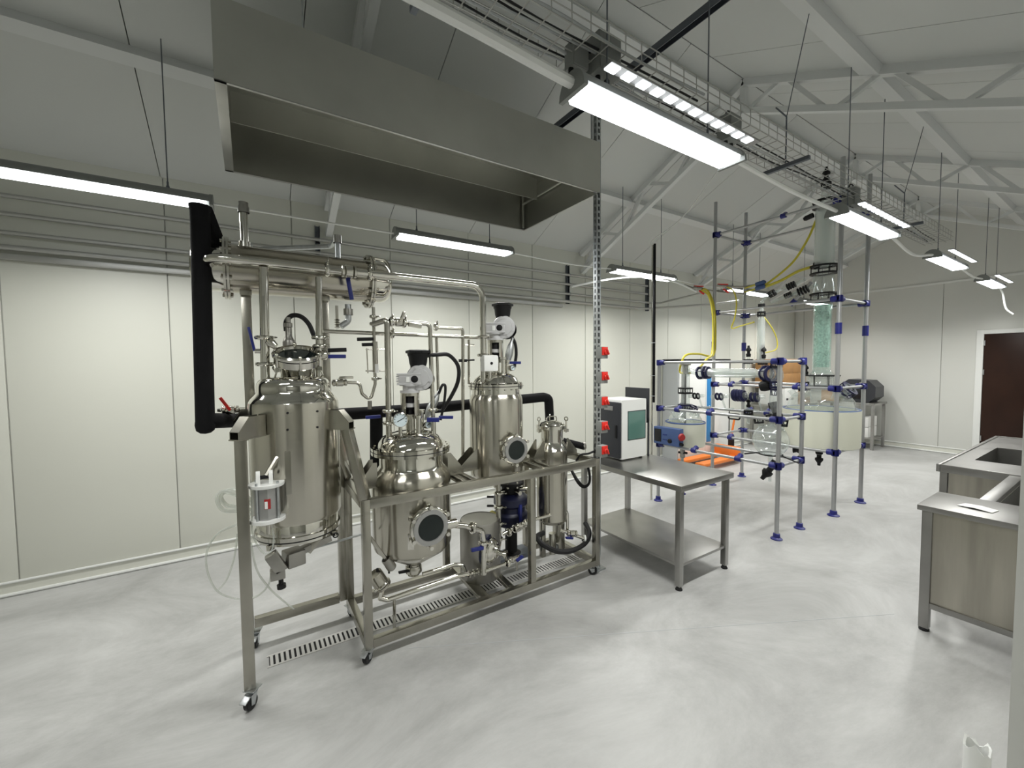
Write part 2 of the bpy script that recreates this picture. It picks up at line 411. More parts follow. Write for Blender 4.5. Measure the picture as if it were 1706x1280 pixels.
lamp(LX, 1.09, 2.22, LZ, 'lit lamp hung between the left wall and the steel hood', gL, False, roof_z)
lamp(LX, 3.66, 4.77, LZ, 'lit lamp hung by the left wall just past the perforated post', gL, False, roof_z)
lamp(LX-.03, 6.1, 7.28, LZ, 'small distant lit lamp hung behind the yellow hoses', gL, False, roof_z)
lamp(LX-.03, 8.45, 9.6, LZ, 'farthest lit lamp of the left row, seen end on', gL, False, roof_z)
lamp(CX+.02, -1.40, -.28, LZ, 'lit lamp of the centre row behind the viewer', gC, True, roof_z, 22.0)  # added out of view to brighten the left floor and doorway edge
lamp(CX+.02, 1.15, 2.28, LZ, 'brightest lit lamp, nearest of the centre row above the hood end', gC, True, roof_z)
lamp(CX, 3.74, 4.85, LZ, 'lit lamp beside the tops of the tall grey poles', gC, True, roof_z)
lamp(CX, 6.15, 7.25, LZ, 'third lit lamp of the centre row towards the far wall', gC, True, roof_z)
lamp(CX-.02, 8.55, 9.65, LZ, 'last lit lamp of the centre row, nearest the brown door', gC, True, roof_z)
lamp(1.05, -1.5, -.4, 2.82, 'lit lamp in the corridor behind the viewer', None, False, lambda x: 3.0, 12.0)  # unseen lamp added to brighten the doorway edge and steel reflections
def cable(name, pts, r, mt, label, cat, sm=True, rad=0, n=8):
    b = B().tube(smooth(pts) if sm else pts, r, n, rad)
    o = b.obj(name, mt); return tag(o, label, cat)
cable('lamp_conduit', [(CX+.02, -.24, 2.84), (CX+.02, .4, 2.87), (CX+.02, 1.14, 2.83)], .022, 'white', 'thick white conduit running into the nearest centre lamp', 'conduit')
cable('lamp_cable', [(CX+.03, 2.30, 2.82), (CX+.02, 3.0, 2.80), (CX, 3.73, 2.82)], .013, 'white', 'white cable linking the brightest lamp to the lamp by the pole tops', 'cable')
cable('lamp_cable', [(CX, 4.87, 2.82), (CX, 5.5, 2.74), (CX, 6.14, 2.82)], .013, 'white', 'sagging white cable between the second and third centre lamps', 'cable')
cable('lamp_cable', [(CX, 7.27, 2.82), (CX, 7.9, 2.78), (CX-.02, 8.54, 2.82)], .012, 'white', 'white cable between the third and last centre lamps', 'cable')
cable('lamp_cable', [(CX-.02, 9.66, 2.82), (CX, 9.80, 2.72), (CX+.03, 9.86, 2.5), (CX+.10, 9.9, 2.40)], .012, 'white', 'loose white cable tail hanging from the last centre lamp', 'cable')
cable('lamp_cable', [(LX, -.18, 2.82), (LX, .5, 2.82), (LX, 1.08, 2.82)], .008, 'white', 'thin white cable between the leftmost lamp and the lamp under the hood', 'cable')
cable('lamp_cable', [(LX, 2.23, 2.82), (LX, 3.0, 2.80), (LX, 3.65, 2.82)], .008, 'white', 'thin white cable passing behind the perforated post to its lamp', 'cable')
cable('lamp_cable', [(LX, 4.78, 2.82), (LX-.02, 5.5, 2.80), (LX-.03, 6.09, 2.82)], .008, 'white', 'thin white cable beyond the lamp past the perforated post', 'cable')

cable('white_conduit', [AX(952, 478, -3.75), AX(1000, 468, -3.7), AX(1050, 462, -3.6), AX(1095, 463, -3.5), AX(1130, 472, -3.4), AX(1160, 486, -3.3)], .012, 'white', 'bright white conduit arching under the lamp past the perforated post', 'conduit')
# wire cable tray with cables and boxes
ct = thing('cable_tray', 'wire mesh cable tray full of dark cables along the roof', 'cable tray', (-1.38, 3, 3.02))
tx0, tx1, tz = -1.49, -1.27, 3.02
def tray_x(x, y): return x
b = B()
for x, z in ((tx0, tz+.09), (tx0, tz+.045), (tx0, tz), (tx0+.055, tz), (tx0+.11, tz), (tx0+.165, tz), (tx1, tz), (tx1, tz+.045), (tx1, tz+.09)):
    b.tube([(x, -1.5, z), (x, 6.6, z)], .0028, 5)
b.obj('long_wires', 'pipegrey', ct)
pr = None
for k in range(81):
    yy = -1.5+.1*k
    if pr is None: pr = B().tube([(tx0, yy, tz+.09), (tx0, yy, tz), (tx1, yy, tz), (tx1, yy, tz+.09)], .0028, 5).obj('cross_wire', 'pipegrey', ct)
    else: c = pr.copy(); col.objects.link(c); c.parent = ct; c.location = (0, .1*k, 0)
for k in range(7):
    pts = []; x0 = tx0+.03+.025*k
    for j in range(17 if k < 4 else 8): pts.append((x0+random.uniform(-.018, .018), -1.5+.5*j, tz+.012+random.uniform(0, .035)))
    B().tube(smooth(pts, 4), random.choice((.005, .006, .004)), 6).obj('cable', 'rubber' if k % 2 else 'condgrey', ct)
for yy in (.55, 3.05, 5.4):
    B().box((tx0-.03, yy-.012, tz-.03), (tx1+.03, yy+.012, tz-.006)).obj('hanger_bar', 'strutdark', ct)
    B().tube([(-1.38, yy, tz), (-1.38, yy, tz+.30)], .005, 6).obj('hanger_rod', 'strutdark', ct)
    B().tube([(-1.38, yy, tz+.30), (-1.47, yy+.05, tz+.42)], .005, 6).obj('hanger_rod', 'strutdark', ct)
    B().tube([(-1.38, yy, tz+.30), (-1.25, yy, roof_z(-1.25))], .003, 5).obj('hanger_rod', 'strutdark', ct)
def junction_box(c, label, s=.10):
    t = thing('junction_box', label, 'electrical box', c); c = V(c)
    B().obox(c, (s*.7, s, s*1.25), None, .006).obj('housing', 'greybox', t)
    B().obox(c+V((s*.37, 0, 0)), (.008, s*.94, s*1.18), None, .003).obj('cover', 'greybox', t)
    for dy in (-.03, .025): B().cyl(c+V((0, dy, -s*.6)), c+V((0, dy, -s*.85)), .012, n=8).obj('cable_gland', 'black', t)
    B().tube(smooth([c+V((0, -s*.3, s*.6)), c+V((0, -s*.1, s*.9)), c+V((0, s*.5, s*.85)), c+V((0, s*.55, s*.3))]), .006, 6).obj('cable', 'rubber', t)
junction_box(AZ(1214, 217, 3.06), 'grey junction box on the cable tray near the lamp end', .115)
junction_box(AZ(1004, 100, 3.05), 'dark grey junction box clustered above the near end of the brightest lamp', .13)
junction_box(AZ(960, 98, 3.02), 'small grey box on the tray left of the brightest lamp', .085)
junction_box(AZ(1417, 330, 3.05), 'grey box on the tray behind the lamp by the pole tops', .12)

# strut beam carrying the hood, and the perforated post
sb = thing('strut_beam', 'dark steel strut crossing overhead behind the brightest lamp to the hood', 'beam', (-1.6, 2.37, 3.80))
B().box((-3.4, 2.345, 3.775), (RWX, 2.349, 3.82)).obj('side_web', 'strutdark', sb)
B().box((-3.4, 2.391, 3.775), (RWX, 2.395, 3.82)).obj('side_web', 'strutdark', sb)
B().box((-3.4, 2.345, 3.82), (RWX, 2.395, 3.824)).obj('top_web', 'strutdark', sb)
for x in (-3.3, -2.5): B().cyl((x, 2.37, 3.42), (x, 2.37, 3.78), .008, n=8).obj('drop_rod', 'galv', sb)
PX, PY = -2.455, 2.385
sp = thing('perforated_post', 'tall perforated galvanised post beside the skid carrying red switches', 'post', (PX, PY, 0))
pz0, pz1 = .10, 3.775
B().box((PX-.022, PY-.022, pz0), (PX-.019, PY+.022, pz1)).obj('back_web', 'galv', sp)
b = B()
for a, c in ((-.022, -.009), (.009, .022)): b.box((PX+.016, PY+a, pz0), (PX+.019, PY+c, pz1))
z = pz0
while z < pz1-.02: b.box((PX+.016, PY-.009, z), (PX+.019, PY+.009, z+.018)); z += .05
b.obj('slotted_front', 'galv', sp)
b = B()
for a, c in ((-.019, -.007), (.006, .016)): b.box((PX+a, PY-.022, pz0), (PX+c, PY-.019, pz1))
z = pz0
while z < pz1-.02: b.box((PX-.007, PY-.022, z), (PX+.006, PY-.019, z+.018)); z += .05
b.obj('slotted_side', 'galv', sp)
B().box((PX-.019, PY+.019, pz0), (PX+.016, PY+.022, pz1)).obj('side_web', 'galv', sp)
B().box((PX-.05, PY-.05, .0), (PX+.05, PY+.05, .012)).obj('foot_plate', 'galv', sp)
B().box((PX-.019, PY-.019, 0), (PX+.016, PY+.019, .105)).obj('foot_stub', 'galv', sp)
ords = ('top red rotary switch', 'second red rotary switch from the top', 'middle red rotary switch', 'fourth red rotary switch from the top', 'lowest red rotary switch')
for z, nm in zip((1.789, 1.591, 1.392, 1.192, .996), ords):
    t = thing('rotary_switch', nm+' on a grey box on the perforated post', 'switch', (PX+.05, PY, z), 'red rotary switches on the post')
    c = V((PX+.052, PY, z))
    B().obox(c, (.062, .075, .095), None, .004).obj('box', 'greybox', t)
    B().obox(c+V((.034, .0, .012)), (.008, .062, .066), None, .002).obj('plate', 'red', t)
    kn = B().lathe([(.022, 0), (.022, .014), (.017, .02), (0, .02)], c+V((.038, .004, .004)), (1, 0, 0), 16).obj('knob', 'red', t)
    B().obox(c+V((.062, .004, .004)), (.018, .012, .044), Matrix.Rotation(.5, 3, 'X'), .003).obj('grip', 'red', kn)

# ------------------------------------------------------------------ hood
HX0, HX1, HY0, HY1, HZ0, HZ1 = -3.475, -2.408, -.095, 2.372, 3.045, 3.425
hd = thing('exhaust_hood', 'long grey stainless extraction hood hanging over the vessels', 'hood', (-2.94, 1.14, HZ0))
th = .004
B().box((HX1-th, HY0, HZ0), (HX1, HY1, HZ1)).obj('front_panel', 'hoodsteel', hd)
B().box((HX0, HY0, HZ0), (HX0+th, HY1, HZ1)).obj('back_panel', 'hoodsteel', hd)
B().box((HX0+th, HY0, HZ0), (HX1-th, HY0+th, HZ1)).obj('end_panel', 'hoodsteel', hd)
B().box((HX0+th, HY1-th, HZ0), (HX1-th, HY1, HZ1)).obj('end_panel', 'hoodsteel', hd)
B().box((HX0, HY0, HZ1), (HX1, HY1, HZ1+th)).obj('top_panel', 'hoodsteel', hd)
for a, b_ in (((HX0, HY0), (HX0+.022, HY1)), ((HX1-.018, HY0), (HX1, HY1)), ((HX0, HY0), (HX1, HY0+.05)), ((HX0, HY1-.016), (HX1, HY1))):
    B().box((*a, HZ0-.004), (*b_, HZ0+.001), .001).obj('rim', 'benchsteel', hd)
B().box((HX0+.30, HY0+.05, HZ0+.19), (HX0+.306, HY1-.06, HZ1)).obj('baffle', 'hoodsteel', hd)
B().tube([(HX0+.03, HY1-.03, HZ0+.01), (HX0+.03, HY1-.03, HZ1-.02)], .012, 8).obj('drain_pipe', 'hoodsteel', hd)
B().tube([(HX0+.03, HY1-.03, HZ0+.24), (HX1-.2, HY1-.03, HZ0+.24)], .01, 8).obj('drain_pipe', 'hoodsteel', hd)
for x in (HX0+.1, HX1-.1): B().tube([(x, .3, HZ1), (x, .3, roof_z(x))], .005, 6).obj('hanger_rod', 'galv', hd)

# ------------------------------------------------------------------ pipes along the left wall
for z, lb in ((2.955, 'uppermost of the grey pipes running along the left wall'), (2.825, 'second grey pipe down on the left wall'), (2.69, 'third grey pipe down on the left wall'), (2.585, 'lowest grey pipe on the left wall, above the pale panels')):
    t = thing('wall_pipe', lb, 'pipe', (WX+.06, 2, z), 'grey pipes on the left wall')
    B().tube([(WX+.065, NY+.05, z), (WX+.065, 5.5 if z > 2.6 else 5.2, z)], .0165 if z > 2.6 else .02, 10).obj('run', 'pipegrey', t)
    for yy in (-1.8, .62, 3.85): B().ring((WX+.065, yy+.01, z), (0, 1, 0), .021, .004, 14, 6).obj('clip', 'galv', t)
t = thing('cable_duct', 'grey duct strip under the wall pipes at the top of the pale panels', 'duct', (WX+.03, 0, 2.51))
B().box((WX+.001, NY+.02, 2.50), (WX+.05, 3.75, 2.545), .004).obj('trough', 'pipegrey', t)
for yy, lb in ((.615, 'dark slotted bracket holding the wall pipes behind the steam condenser'), (3.853, 'dark slotted bracket holding the wall pipes left of the perforated post'), (5.55, 'dark slotted pipe bracket on the wall beyond the perforated post')):
    t = thing('pipe_bracket', lb, 'bracket', (WX+.02, yy, 2.6))
    b = B().box((WX+.001, yy-.02, 2.56), (WX+.004, yy+.02, 3.10))
    for s in (-1, 1): b.box((WX+.001, yy+s*.02-.0015, 2.56), (WX+.042, yy+s*.02+.0015, 3.10))
    b.obj('channel', 'strutdark', t)
    for z in (2.69, 2.825, 2.955): B().box((WX+.038, yy-.018, z-.03), (WX+.047, yy+.018, z-.018)).obj('clamp', 'black', t)
t = thing('pipe_branch', 'grey pipes bending away from the wall towards the glass rig', 'pipe', (-4.2, 5.4, 2.6))
for k, (a, b_) in enumerate(((2.69, 5.5), (2.585, 5.2))):
    B().tube([(WX+.07, b_, a), (WX+.09, b_+.25, a), (-3.7, 5.6+.5*k, a+.02), (-3.35, 5.6+.5*k, a+.02)], .016, 8, .06).obj('run', 'pipegrey', t)

# ------------------------------------------------------------------ skid frame
XF, XB, TW = -2.37, -2.93, .045
sk = thing('skid_frame', 'stainless tube skid frame on casters carrying the process vessels', 'frame', (-2.65, 1.1, 0))
xf, xb = XF-TW/2, XB+TW/2
def leg(x, y, z0, z1, w=TW, d=TW): return B().box((x-w/2, y-d/2, z0), (x+w/2, y+d/2, z1), .003).obj('leg', 'framesteel', sk)
def rail(p, q, w=TW, h=.055, name='rail'): return B().beam(p, q, w, h, bev=.003).obj(name, 'framesteel', sk)
Y0, Y1 = .528, 2.312
for x in (xf, xb):
    for y in (Y0, Y1): leg(x, y, .077, .945)
leg(xf, 1.68, .127, .89); leg(xb, 1.235, .127, .89); leg(xb, 1.98, .127, .89)
for x in (xf, xb):
    rail((x, Y0+TW/2, .917), (x, Y1-TW/2, .917))
    rail((x, Y0+TW/2, .102), (x, Y1-TW/2, .102), h=.05)
for y in (Y0, Y1):
    rail((xb+TW/2, y, .917), (xf-TW/2, y, .917)); rail((xb+TW/2, y, .102), (xf-TW/2, y, .102), h=.05)
for y in (1.17, 1.235, 1.80, 1.875): rail((xb+TW/2, y, .925), (xf-TW/2, y, .925), .035, .035, 'crossbar')
for y in (1.30, 1.52): rail((xb+TW/2, y, .135), (xf-TW/2, y, .11), .07 if y < 1.4 else .045, .03, 'crossbar')
# left bay for the tall vessel
ly = -.05
leg(xf, ly, .10, 1.345, .05, .05); leg(xb, ly, .10, 1.30)
leg(xb, Y0-.045, .127, 1.30)
rail((xb, ly+.025, .147), (xb, Y0-.07, .147))
B().beam((xf, Y0, .945), (-2.46, .455, 1.345), .05, .05, bev=.003).obj('raking_leg', 'framesteel', sk)
B().beam((xb, Y0, .945), (-2.84, .455, 1.345), .045, .045, bev=.003).obj('raking_leg', 'framesteel', sk)
rail((-2.66, .487, 1.11), (-2.42, .49, 1.09), .03, .03, 'brace')
# columns for the condenser
for yy in (-.003, .421): B().box((-2.955, yy-.026, 1.28), (-2.905, yy+.026, 2.13), .003).obj('column', 'framesteel', sk)
rail((-2.93, -.06, 1.285), (-2.93, .50, 1.285), .05, .045)
def caster(x, y, z1, rot):
    R = Matrix.Rotation(rot, 3, 'Z'); c = V((x, y, 0))
    def L(a, b_, d): return c+R @ V((a, b_, d))
    p = B().obox(L(0, 0, z1-.004), (.06, .06, .006), R, .001).obj('caster', 'galv', sk)
    B().cyl(L(0, 0, z1-.02), L(0, 0, z1-.006), .016, n=10).obj('swivel', 'galv', p)
    for s in (-1, 1): B().add([L(-.012, s*.019, z1-.02), L(.03, s*.019, z1-.02), L(.03, s*.019, .03), L(.008, s*.019, .022), L(-.012, s*.017, z1-.02), L(.03, s*.017, z1-.02), L(.03, s*.017, .03), L(.008, s*.017, .022)], [(0, 1, 2, 3), (7, 6, 5, 4), (0, 4, 5, 1), (1, 5, 6, 2), (2, 6, 7, 3), (3, 7, 4, 0)]).obj('fork', 'galv', p)
    B().obox(L(.009, 0, z1-.022), (.044, .040, .004), R).obj('fork', 'galv', p)
    B().lathe([(.012, -.014), (.032, -.014), (.036, -.009), (.036, .009), (.032, .014), (.012, .014)], L(.016, 0, .036), tuple(R @ V((0, 1, 0))), 20).obj('wheel', 'rubber', p)
    B().obox(L(.05, 0, .07), (.04, .035, .006), R @ Matrix.Rotation(.4, 3, 'Y'), .002).obj('brake', 'galv', p)
caster(xf, Y0, .077, -.8); caster(xf-.02, Y1-.04, .077, .9); caster(xf+.01, ly+.01, .10, -.7); caster(xb, ly+.03, .10, -.3); caster(xb, Y1, .077, .4); caster(xb, Y0, .077, .4)

# ------------------------------------------------------------------ helpers for vessels
def prof_px(axis, cx, lst, k):
    return [(h*k, AD(cx, py, axis).z) for py, h in lst]
def kfac(axis, cx):
    D = math.hypot(axis[0], axis[1]); th_ = math.atan((cx-853)/FPX); return D*math.cos(th_)**2/FPX
def vlathe(name, axis, prof, mt, parent, n=48): return B().lathe(prof, (axis[0], axis[1], 0), n=n).obj(name, mt, parent, 30)
def handle(p, q, mt, parent, name='handle', w=.024, h=.016):
    return B().beam(p, q, w, h, bev=.003).obj(name, mt, parent)
def triclamp(c, ax, r, parent, name='clamp'):
    r *= 1.12
    b = B().lathe([(r*.7, -.012), (r, -.010), (r*1.12, -.004), (r*1.12, .004), (r, .010), (r*.7, .012)], c, ax, 20)
    a = V(ax).normalized().orthogonal().normalized()
    b.cyl(V(c)+a*r*1.0, V(c)+a*r*1.75, .005, n=6); b.ring(V(c)+a*r*1.6, V(ax), .010, .0035, 10, 5)
    return b.obj(name, 'polish', parent)
def valve(c, ax, r, parent, hm='bluehandle', hdir=None, hl=.11):
    ax = V(ax).normalized(); c = V(c)
    v = B().lathe([(r*.8, -.045), (r*1.3, -.04), (r*1.3, -.028), (r, -.026), (r*1.45, -.018), (r*1.45, .018), (r, .026), (r*1.3, .028), (r*1.3, .04), (r*.8, .045)], c, ax, 16).obj('valve', 'steel', parent)
    hd_ = V(hdir if hdir else (0, 0, 1)).normalized(); side = ax.cross(hd_)
    side = side.normalized() if side.length > .1 else V((0, 0, 1))
    st = c+side*(r*2.0)
    B().cyl(c, st, r*.45, n=8).obj('stem', 'steel', v)
    handle(st, st+hd_*hl, hm, v, 'handle')
    return v
def gauge(c, n, r, parent):
    n = V(n).normalized(); c = V(c)
    g = B().lathe([(0, -.03), (r*.96, -.03), (r, -.02), (r, .004), (r*.9, .006), (r*.9, 0)], c, n, 28).obj('pressure_gauge', 'polish', parent)
    B().lathe([(0, .001), (r*.9, .001)], c, n, 28).obj('dial', 'dial', g)
    up = V((0, 0, 1)); sd = up.cross(n).normalized()
    B().beam(c+n*.003-(sd+up*.55).normalized()*r*.45, c+n*.003+(sd+up*.55).normalized()*r*.62, .004, .002, n).obj('needle', 'black', g)
    bb = B()
    for k in range(11):
        a = math.radians(225-27*k); d = sd*math.cos(a)+up*math.sin(a)
        bb.beam(c+n*.002+d*r*.68, c+n*.002+d*r*.84, .003, .001, n)
    bb.obj('scale', 'black', g)
    return g
def bolts(c, R, n, r, h, parent, ax=(0, 0, 1), mt='steel'):
    b = B(); d = V(ax).normalized(); a = d.orthogonal().normalized(); q = d.cross(a)
    for k in range(n):
        t_ = 2*PI*k/n; p = V(c)+(a*math.cos(t_)+q*math.sin(t_))*R
        b.cyl(p-d*h, p+d*h, r, n=6)
    return b.obj('bolts', mt, parent)
def sight(c, ax, R, L, parent):
    """manway sight glass: neck, swing-bolt collar, flat ring, dark pane"""
    ax = V(ax).normalized(); c = V(c)
    s = B().lathe([(R*.84, -L), (R*.84, -.045), (R*1.04, -.04), (R*1.06, -.034), (R*1.06, -.014), (R*1.0, -.008), (R*.9, -.006)], c, ax, 36).obj('sight_glass', 'polish', parent)
    B().lathe([(R*.70, .0), (R*.72, .010), (R*.95, .010), (R*.95, -.006), (R*.70, -.006)], c, ax, 36).obj('ring', 'castalu', s)
    B().lathe([(0, .003), (R*.715, .003)], c, ax, 36).obj('pane', 'darkglass', s)
    up = V((0, 0, 1)); sd = up.cross(ax).normalized()
    for k in range(6):
        a = math.radians(30+60*k); d = sd*math.cos(a)+up*math.sin(a); p = c+d*R*1.10
        b = B().cyl(p-ax*.05, p+ax*.01, .007, n=8); b.obox(p-ax*.045, (.02, .02, .02)); b.cyl(p+ax*.0, p+ax*.016, .013, n=6)
        b.obj('swing_bolt', 'polish', s)
    return s

# ------------------------------------------------------------------ vessel 1 (tall, left)
A1 = (-2.65, .213); k1 = kfac(A1, 496)
v1 = thing('extraction_vessel', 'large stainless tank with open manway lid at the left of the skid', 'tank', (A1[0], A1[1], .62))
C1 = 495.5
vlathe('body', A1, prof_px(A1, C1, [(668, 74.5), (674, 75.5), (680, 75.5), (850, 75.5), (855, 73), (857, 60)], k1), 'brushed', v1)
vlathe('shoulder', A1, prof_px(A1, C1, [(630, 20), (627.5, 34), (627.5, 43), (629.5, 51), (633, 57), (638, 60.3), (644, 61.2), (650, 61.3), (653, 62.5), (656.5, 65.5), (660, 69), (663.5, 72), (668, 74.5)], k1), 'polish', v1)
tcam = -V((A1[0], A1[1], 0)).normalized(); nax = (tcam*math.sin(.36)+V((0, 0, math.cos(.36)))).normalized()
lc = AD(495.5, 591, (A1[0]+.06, A1[1]-.01)); zt = lc.z
B().lathe([(29*k1, -.26), (29*k1, -.10), (31*k1, -.07), (34*k1, -.05), (35*k1, -.04)], lc, nax, 40).obj('neck', 'polish', v1)
B().lathe([(33*k1, -.055), (38.5*k1, -.05), (39*k1, -.014), (37*k1, -.010)], lc, nax, 44).obj('collar', 'polish', v1)
lid = B().lathe([(37*k1, -.008), (41*k1, -.006), (41.5*k1, .008), (39*k1, .018), (35*k1, .014), (33*k1, .0), (0, -.004)], lc, nax, 44).obj('lid', 'polish', v1)
B().ring(lc-nax*.010, nax, 38*k1, .004, 44).obj('seal', 'rubber', lid)
B().lathe([(0, .001), (31*k1, .001)], lc, nax, 36).obj('lid_glass', 'darkglass', lid)
vlathe('base_ring', A1, prof_px(A1, C1, [(856, 68), (858, 69), (872, 69), (873, 72.5), (879, 72.5), (881, 69), (886, 69), (888, 60), (892, 20), (892, 0)], k1), 'polish', v1)
B().ring((*A1, AD(C1, 880.5, A1).z), (0, 0, 1), 70.5*k1, .004, 40).obj('seal', 'rubber', v1)
R1 = 75.5*k1
# lugs on legs
for (lx, ly_) in ((-2.40, -.05), (-2.455, .452), (-2.905, -.05), (-2.86, .45)):
    d = V((A1[0]-lx, A1[1]-ly_, 0)).normalized(); s = V((-d.y, d.x, 0)); p = V((lx, ly_, 0))
    b = B(); z0, z1, z2 = 1.345, 1.355, 1.455
    for q in (-.026, .026):
        b.prism([p-d*.03+s*q+V((0, 0, z0)), p+d*.13+s*q+V((0, 0, z0)), p+d*.13+s*q+V((0, 0, z2)), p+d*.03+s*q+V((0, 0, z2)), p-d*.03+s*q+V((0, 0, z1+.03))], (0, 0, 0), s*.004)
    b.beam(p-d*.035+V((0, 0, z0+.003)), p+d*.12+V((0, 0, z0+.003)), .062, .006)
    b.beam(p-d*.03+V((0, 0, z1+.03)), p+d*.03+V((0, 0, z2)), .056, .004)
    b.obj('support_lug', 'framesteel', v1)
# lid swing clamps
ua = nax.orthogonal().normalized(); ub = nax.cross(ua)
for a in (.3, 1.35, 2.4, 3.45, 4.5, 5.55):
    d = ua*math.cos(a)+ub*math.sin(a); p = lc+d*40*k1
    b = B().cyl(p-nax*.075, p+nax*.018, .006, n=8); b.sphere(p+nax*.022, .011, 8, 6); b.obox(p-nax*.065, (.026, .022, .022))
    b.tube([p-nax*.065, p+d*.015-nax*.10, p-nax*.125], .005, 6)
    b.obj('lid_clamp', 'polish', v1)
# sight lamp on lid with grey cap
p = AD(481, 560, (A1[0]-.14, A1[1]))
B().lathe([(.034, -.075), (.034, -.035), (.028, -.02), (.018, 0), (.018, .05), (.022, .052), (.022, .075), (.014, .08), (.014, .11)], p, n=20).obj('lamp_head', 'hvac', v1)
# small plugs on the body
for px, py in ((479.6, 688), (529, 685.5), (479.6, 716), (529, 712)):
    q = AX(px, py, A1[0]+R1*.93); d = (V((q.x, q.y, 0))-V((*A1, 0))).normalized(); q = V((*A1, q.z))+d*R1
    B().cyl(q-d*.004, q+d*.003, .006, n=10).obj('plug', 'rubber', v1)
q = V((*A1, AD(C1, 665, A1).z))
# pneumatic actuator on bracket
ac = V((-2.425, .055, 0)); z1a, z0a = 1.095, .935
act = B().lathe([(.058, z0a), (.058, z1a)], (ac.x, ac.y, 0), n=8).obj('actuator', 'castalu', v1, 20)
B().lathe([(0, z1a), (.078, z1a), (.08, z1a+.004), (.08, z1a+.016), (0, z1a+.016)], (ac.x, ac.y, 0), n=28).obj('end_plate', 'white', act)
B().lathe([(0, z0a-.018), (.08, z0a-.018), (.08, z0a-.002), (0, z0a-.002)], (ac.x, ac.y, 0), n=28).obj('end_plate', 'white', act)
tdir = V((ac.x, ac.y, 0)).normalized(); sd = V((-tdir.y, tdir.x, 0))
for k in range(4):
    a = PI/4+k*PI/2; d = V((math.cos(a), math.sin(a), 0))
    B().cyl(ac+d*.065+V((0, 0, z0a-.02)), ac+d*.065+V((0, 0, z1a+.028)), .006, n=8).obj('tie_rod', 'galv', act)
for s in (-1, 1):
    b = B().prism([ac+sd*(s*.028)+V((0, 0, 0))+tdir*u_+V((0, 0, z1a+.016+v_)) for u_, v_ in ((-.03, 0), (.03, 0), (.03, .035), (.022, .052), (.008, .062), (-.008, .062), (-.022, .052), (-.03, .035))], (0, 0, 0), sd*.018)
    b.obj('clevis', 'white', act)
B().cyl(ac-sd*.03+V((0, 0, z1a+.046)), ac+sd*.046+V((0, 0, z1a+.046)), .010, n=10).obj('pivot_pin', 'black', act)
fd_ = -tdir
lb_ = ac+fd_*.0565+sd*0+V((0, 0, (z0a+z1a)/2))
B().beam(lb_-sd*.014+V((0, 0, .0)), lb_+sd*.014, .004, .05, bev=0).obj('label_plate', 'darkred', act)
B().beam(lb_+fd_*.002+sd*-.001+V((0, 0, -.004)), lb_+fd_*.002+sd*.012+V((0, 0, -.004)), .004, .036).obj('label_print', 'white', act)
B().tube([ac+V((0, 0, z1a+.05)), ac+V((-.03, .05, z1a+.13)), ac+V((-.05, .12, z1a+.17))], .014, 8, .05).obj('arm', 'framesteel', act)
B().box((-2.437, .14, 1.03), (-2.425, .20, 1.26), .004).obj('bracket', 'framesteel', act)
B().cyl(ac+V((0, 0, z0a-.02)), ac+V((0, 0, z0a-.09)), .012, n=10).obj('piston_rod', 'polish', act)
# bottom swing closure and black discharge valve
zb = AD(C1, 892, A1).z
sc_ = B().obox((-2.50, .17, zb-.06), (.10, .09, .08), Matrix.Rotation(.3, 3, 'Z'), .008).obj('discharge_gate', 'hvac', v1)
B().beam((-2.46, .06, zb+.0), (-2.46, .11, zb-.10), .05, .06, bev=.006).obj('hinge_block', 'hvac', sc_)
B().cyl((-2.46, .10, zb-.05), (-2.46, .105, zb-.18), .012, n=10).obj('valve_stem', 'rubber', sc_)
B().cyl((-2.46, .105, zb-.175), (-2.46, .106, zb-.195), .022, n=12).obj('stem_knob', 'rubber', sc_)
B().obox((-2.465, .09, zb-.115), (.06, .07, .05), None, .006).obj('valve_block', 'hvac', sc_)
B().beam((-2.50, .15, zb-.05), (-2.52, .36, zb+.0), .05, .035, bev=.004).obj('swing_arm', 'hvac', sc_)
B().beam((-2.50, .24, zb-.05), (-2.50, .31, zb+.03), .03, .03, bev=.004).obj('swing_arm', 'framesteel', sc_)
B().ring((-2.50, .385, zb+.01), (1, 0, 0), .013, .004, 12, 6).obj('lock_ring', 'rubber', sc_)
for a in (2.2, 3.3, 4.4, 5.5, .9):
    d = V((math.cos(a), math.sin(a), 0)); p = V((*A1, zb+.02))+d*(70*k1)
    B().obox(p, (.035, .022, .03), Matrix.Rotation(a, 3, 'Z'), .003).obj('base_clamp', 'steel', v1)
B().tube([V((-2.6, .07, zb-.09)), V((-2.60, .6, zb-.055))], .007, 8).obj('push_rod', 'galv', v1)

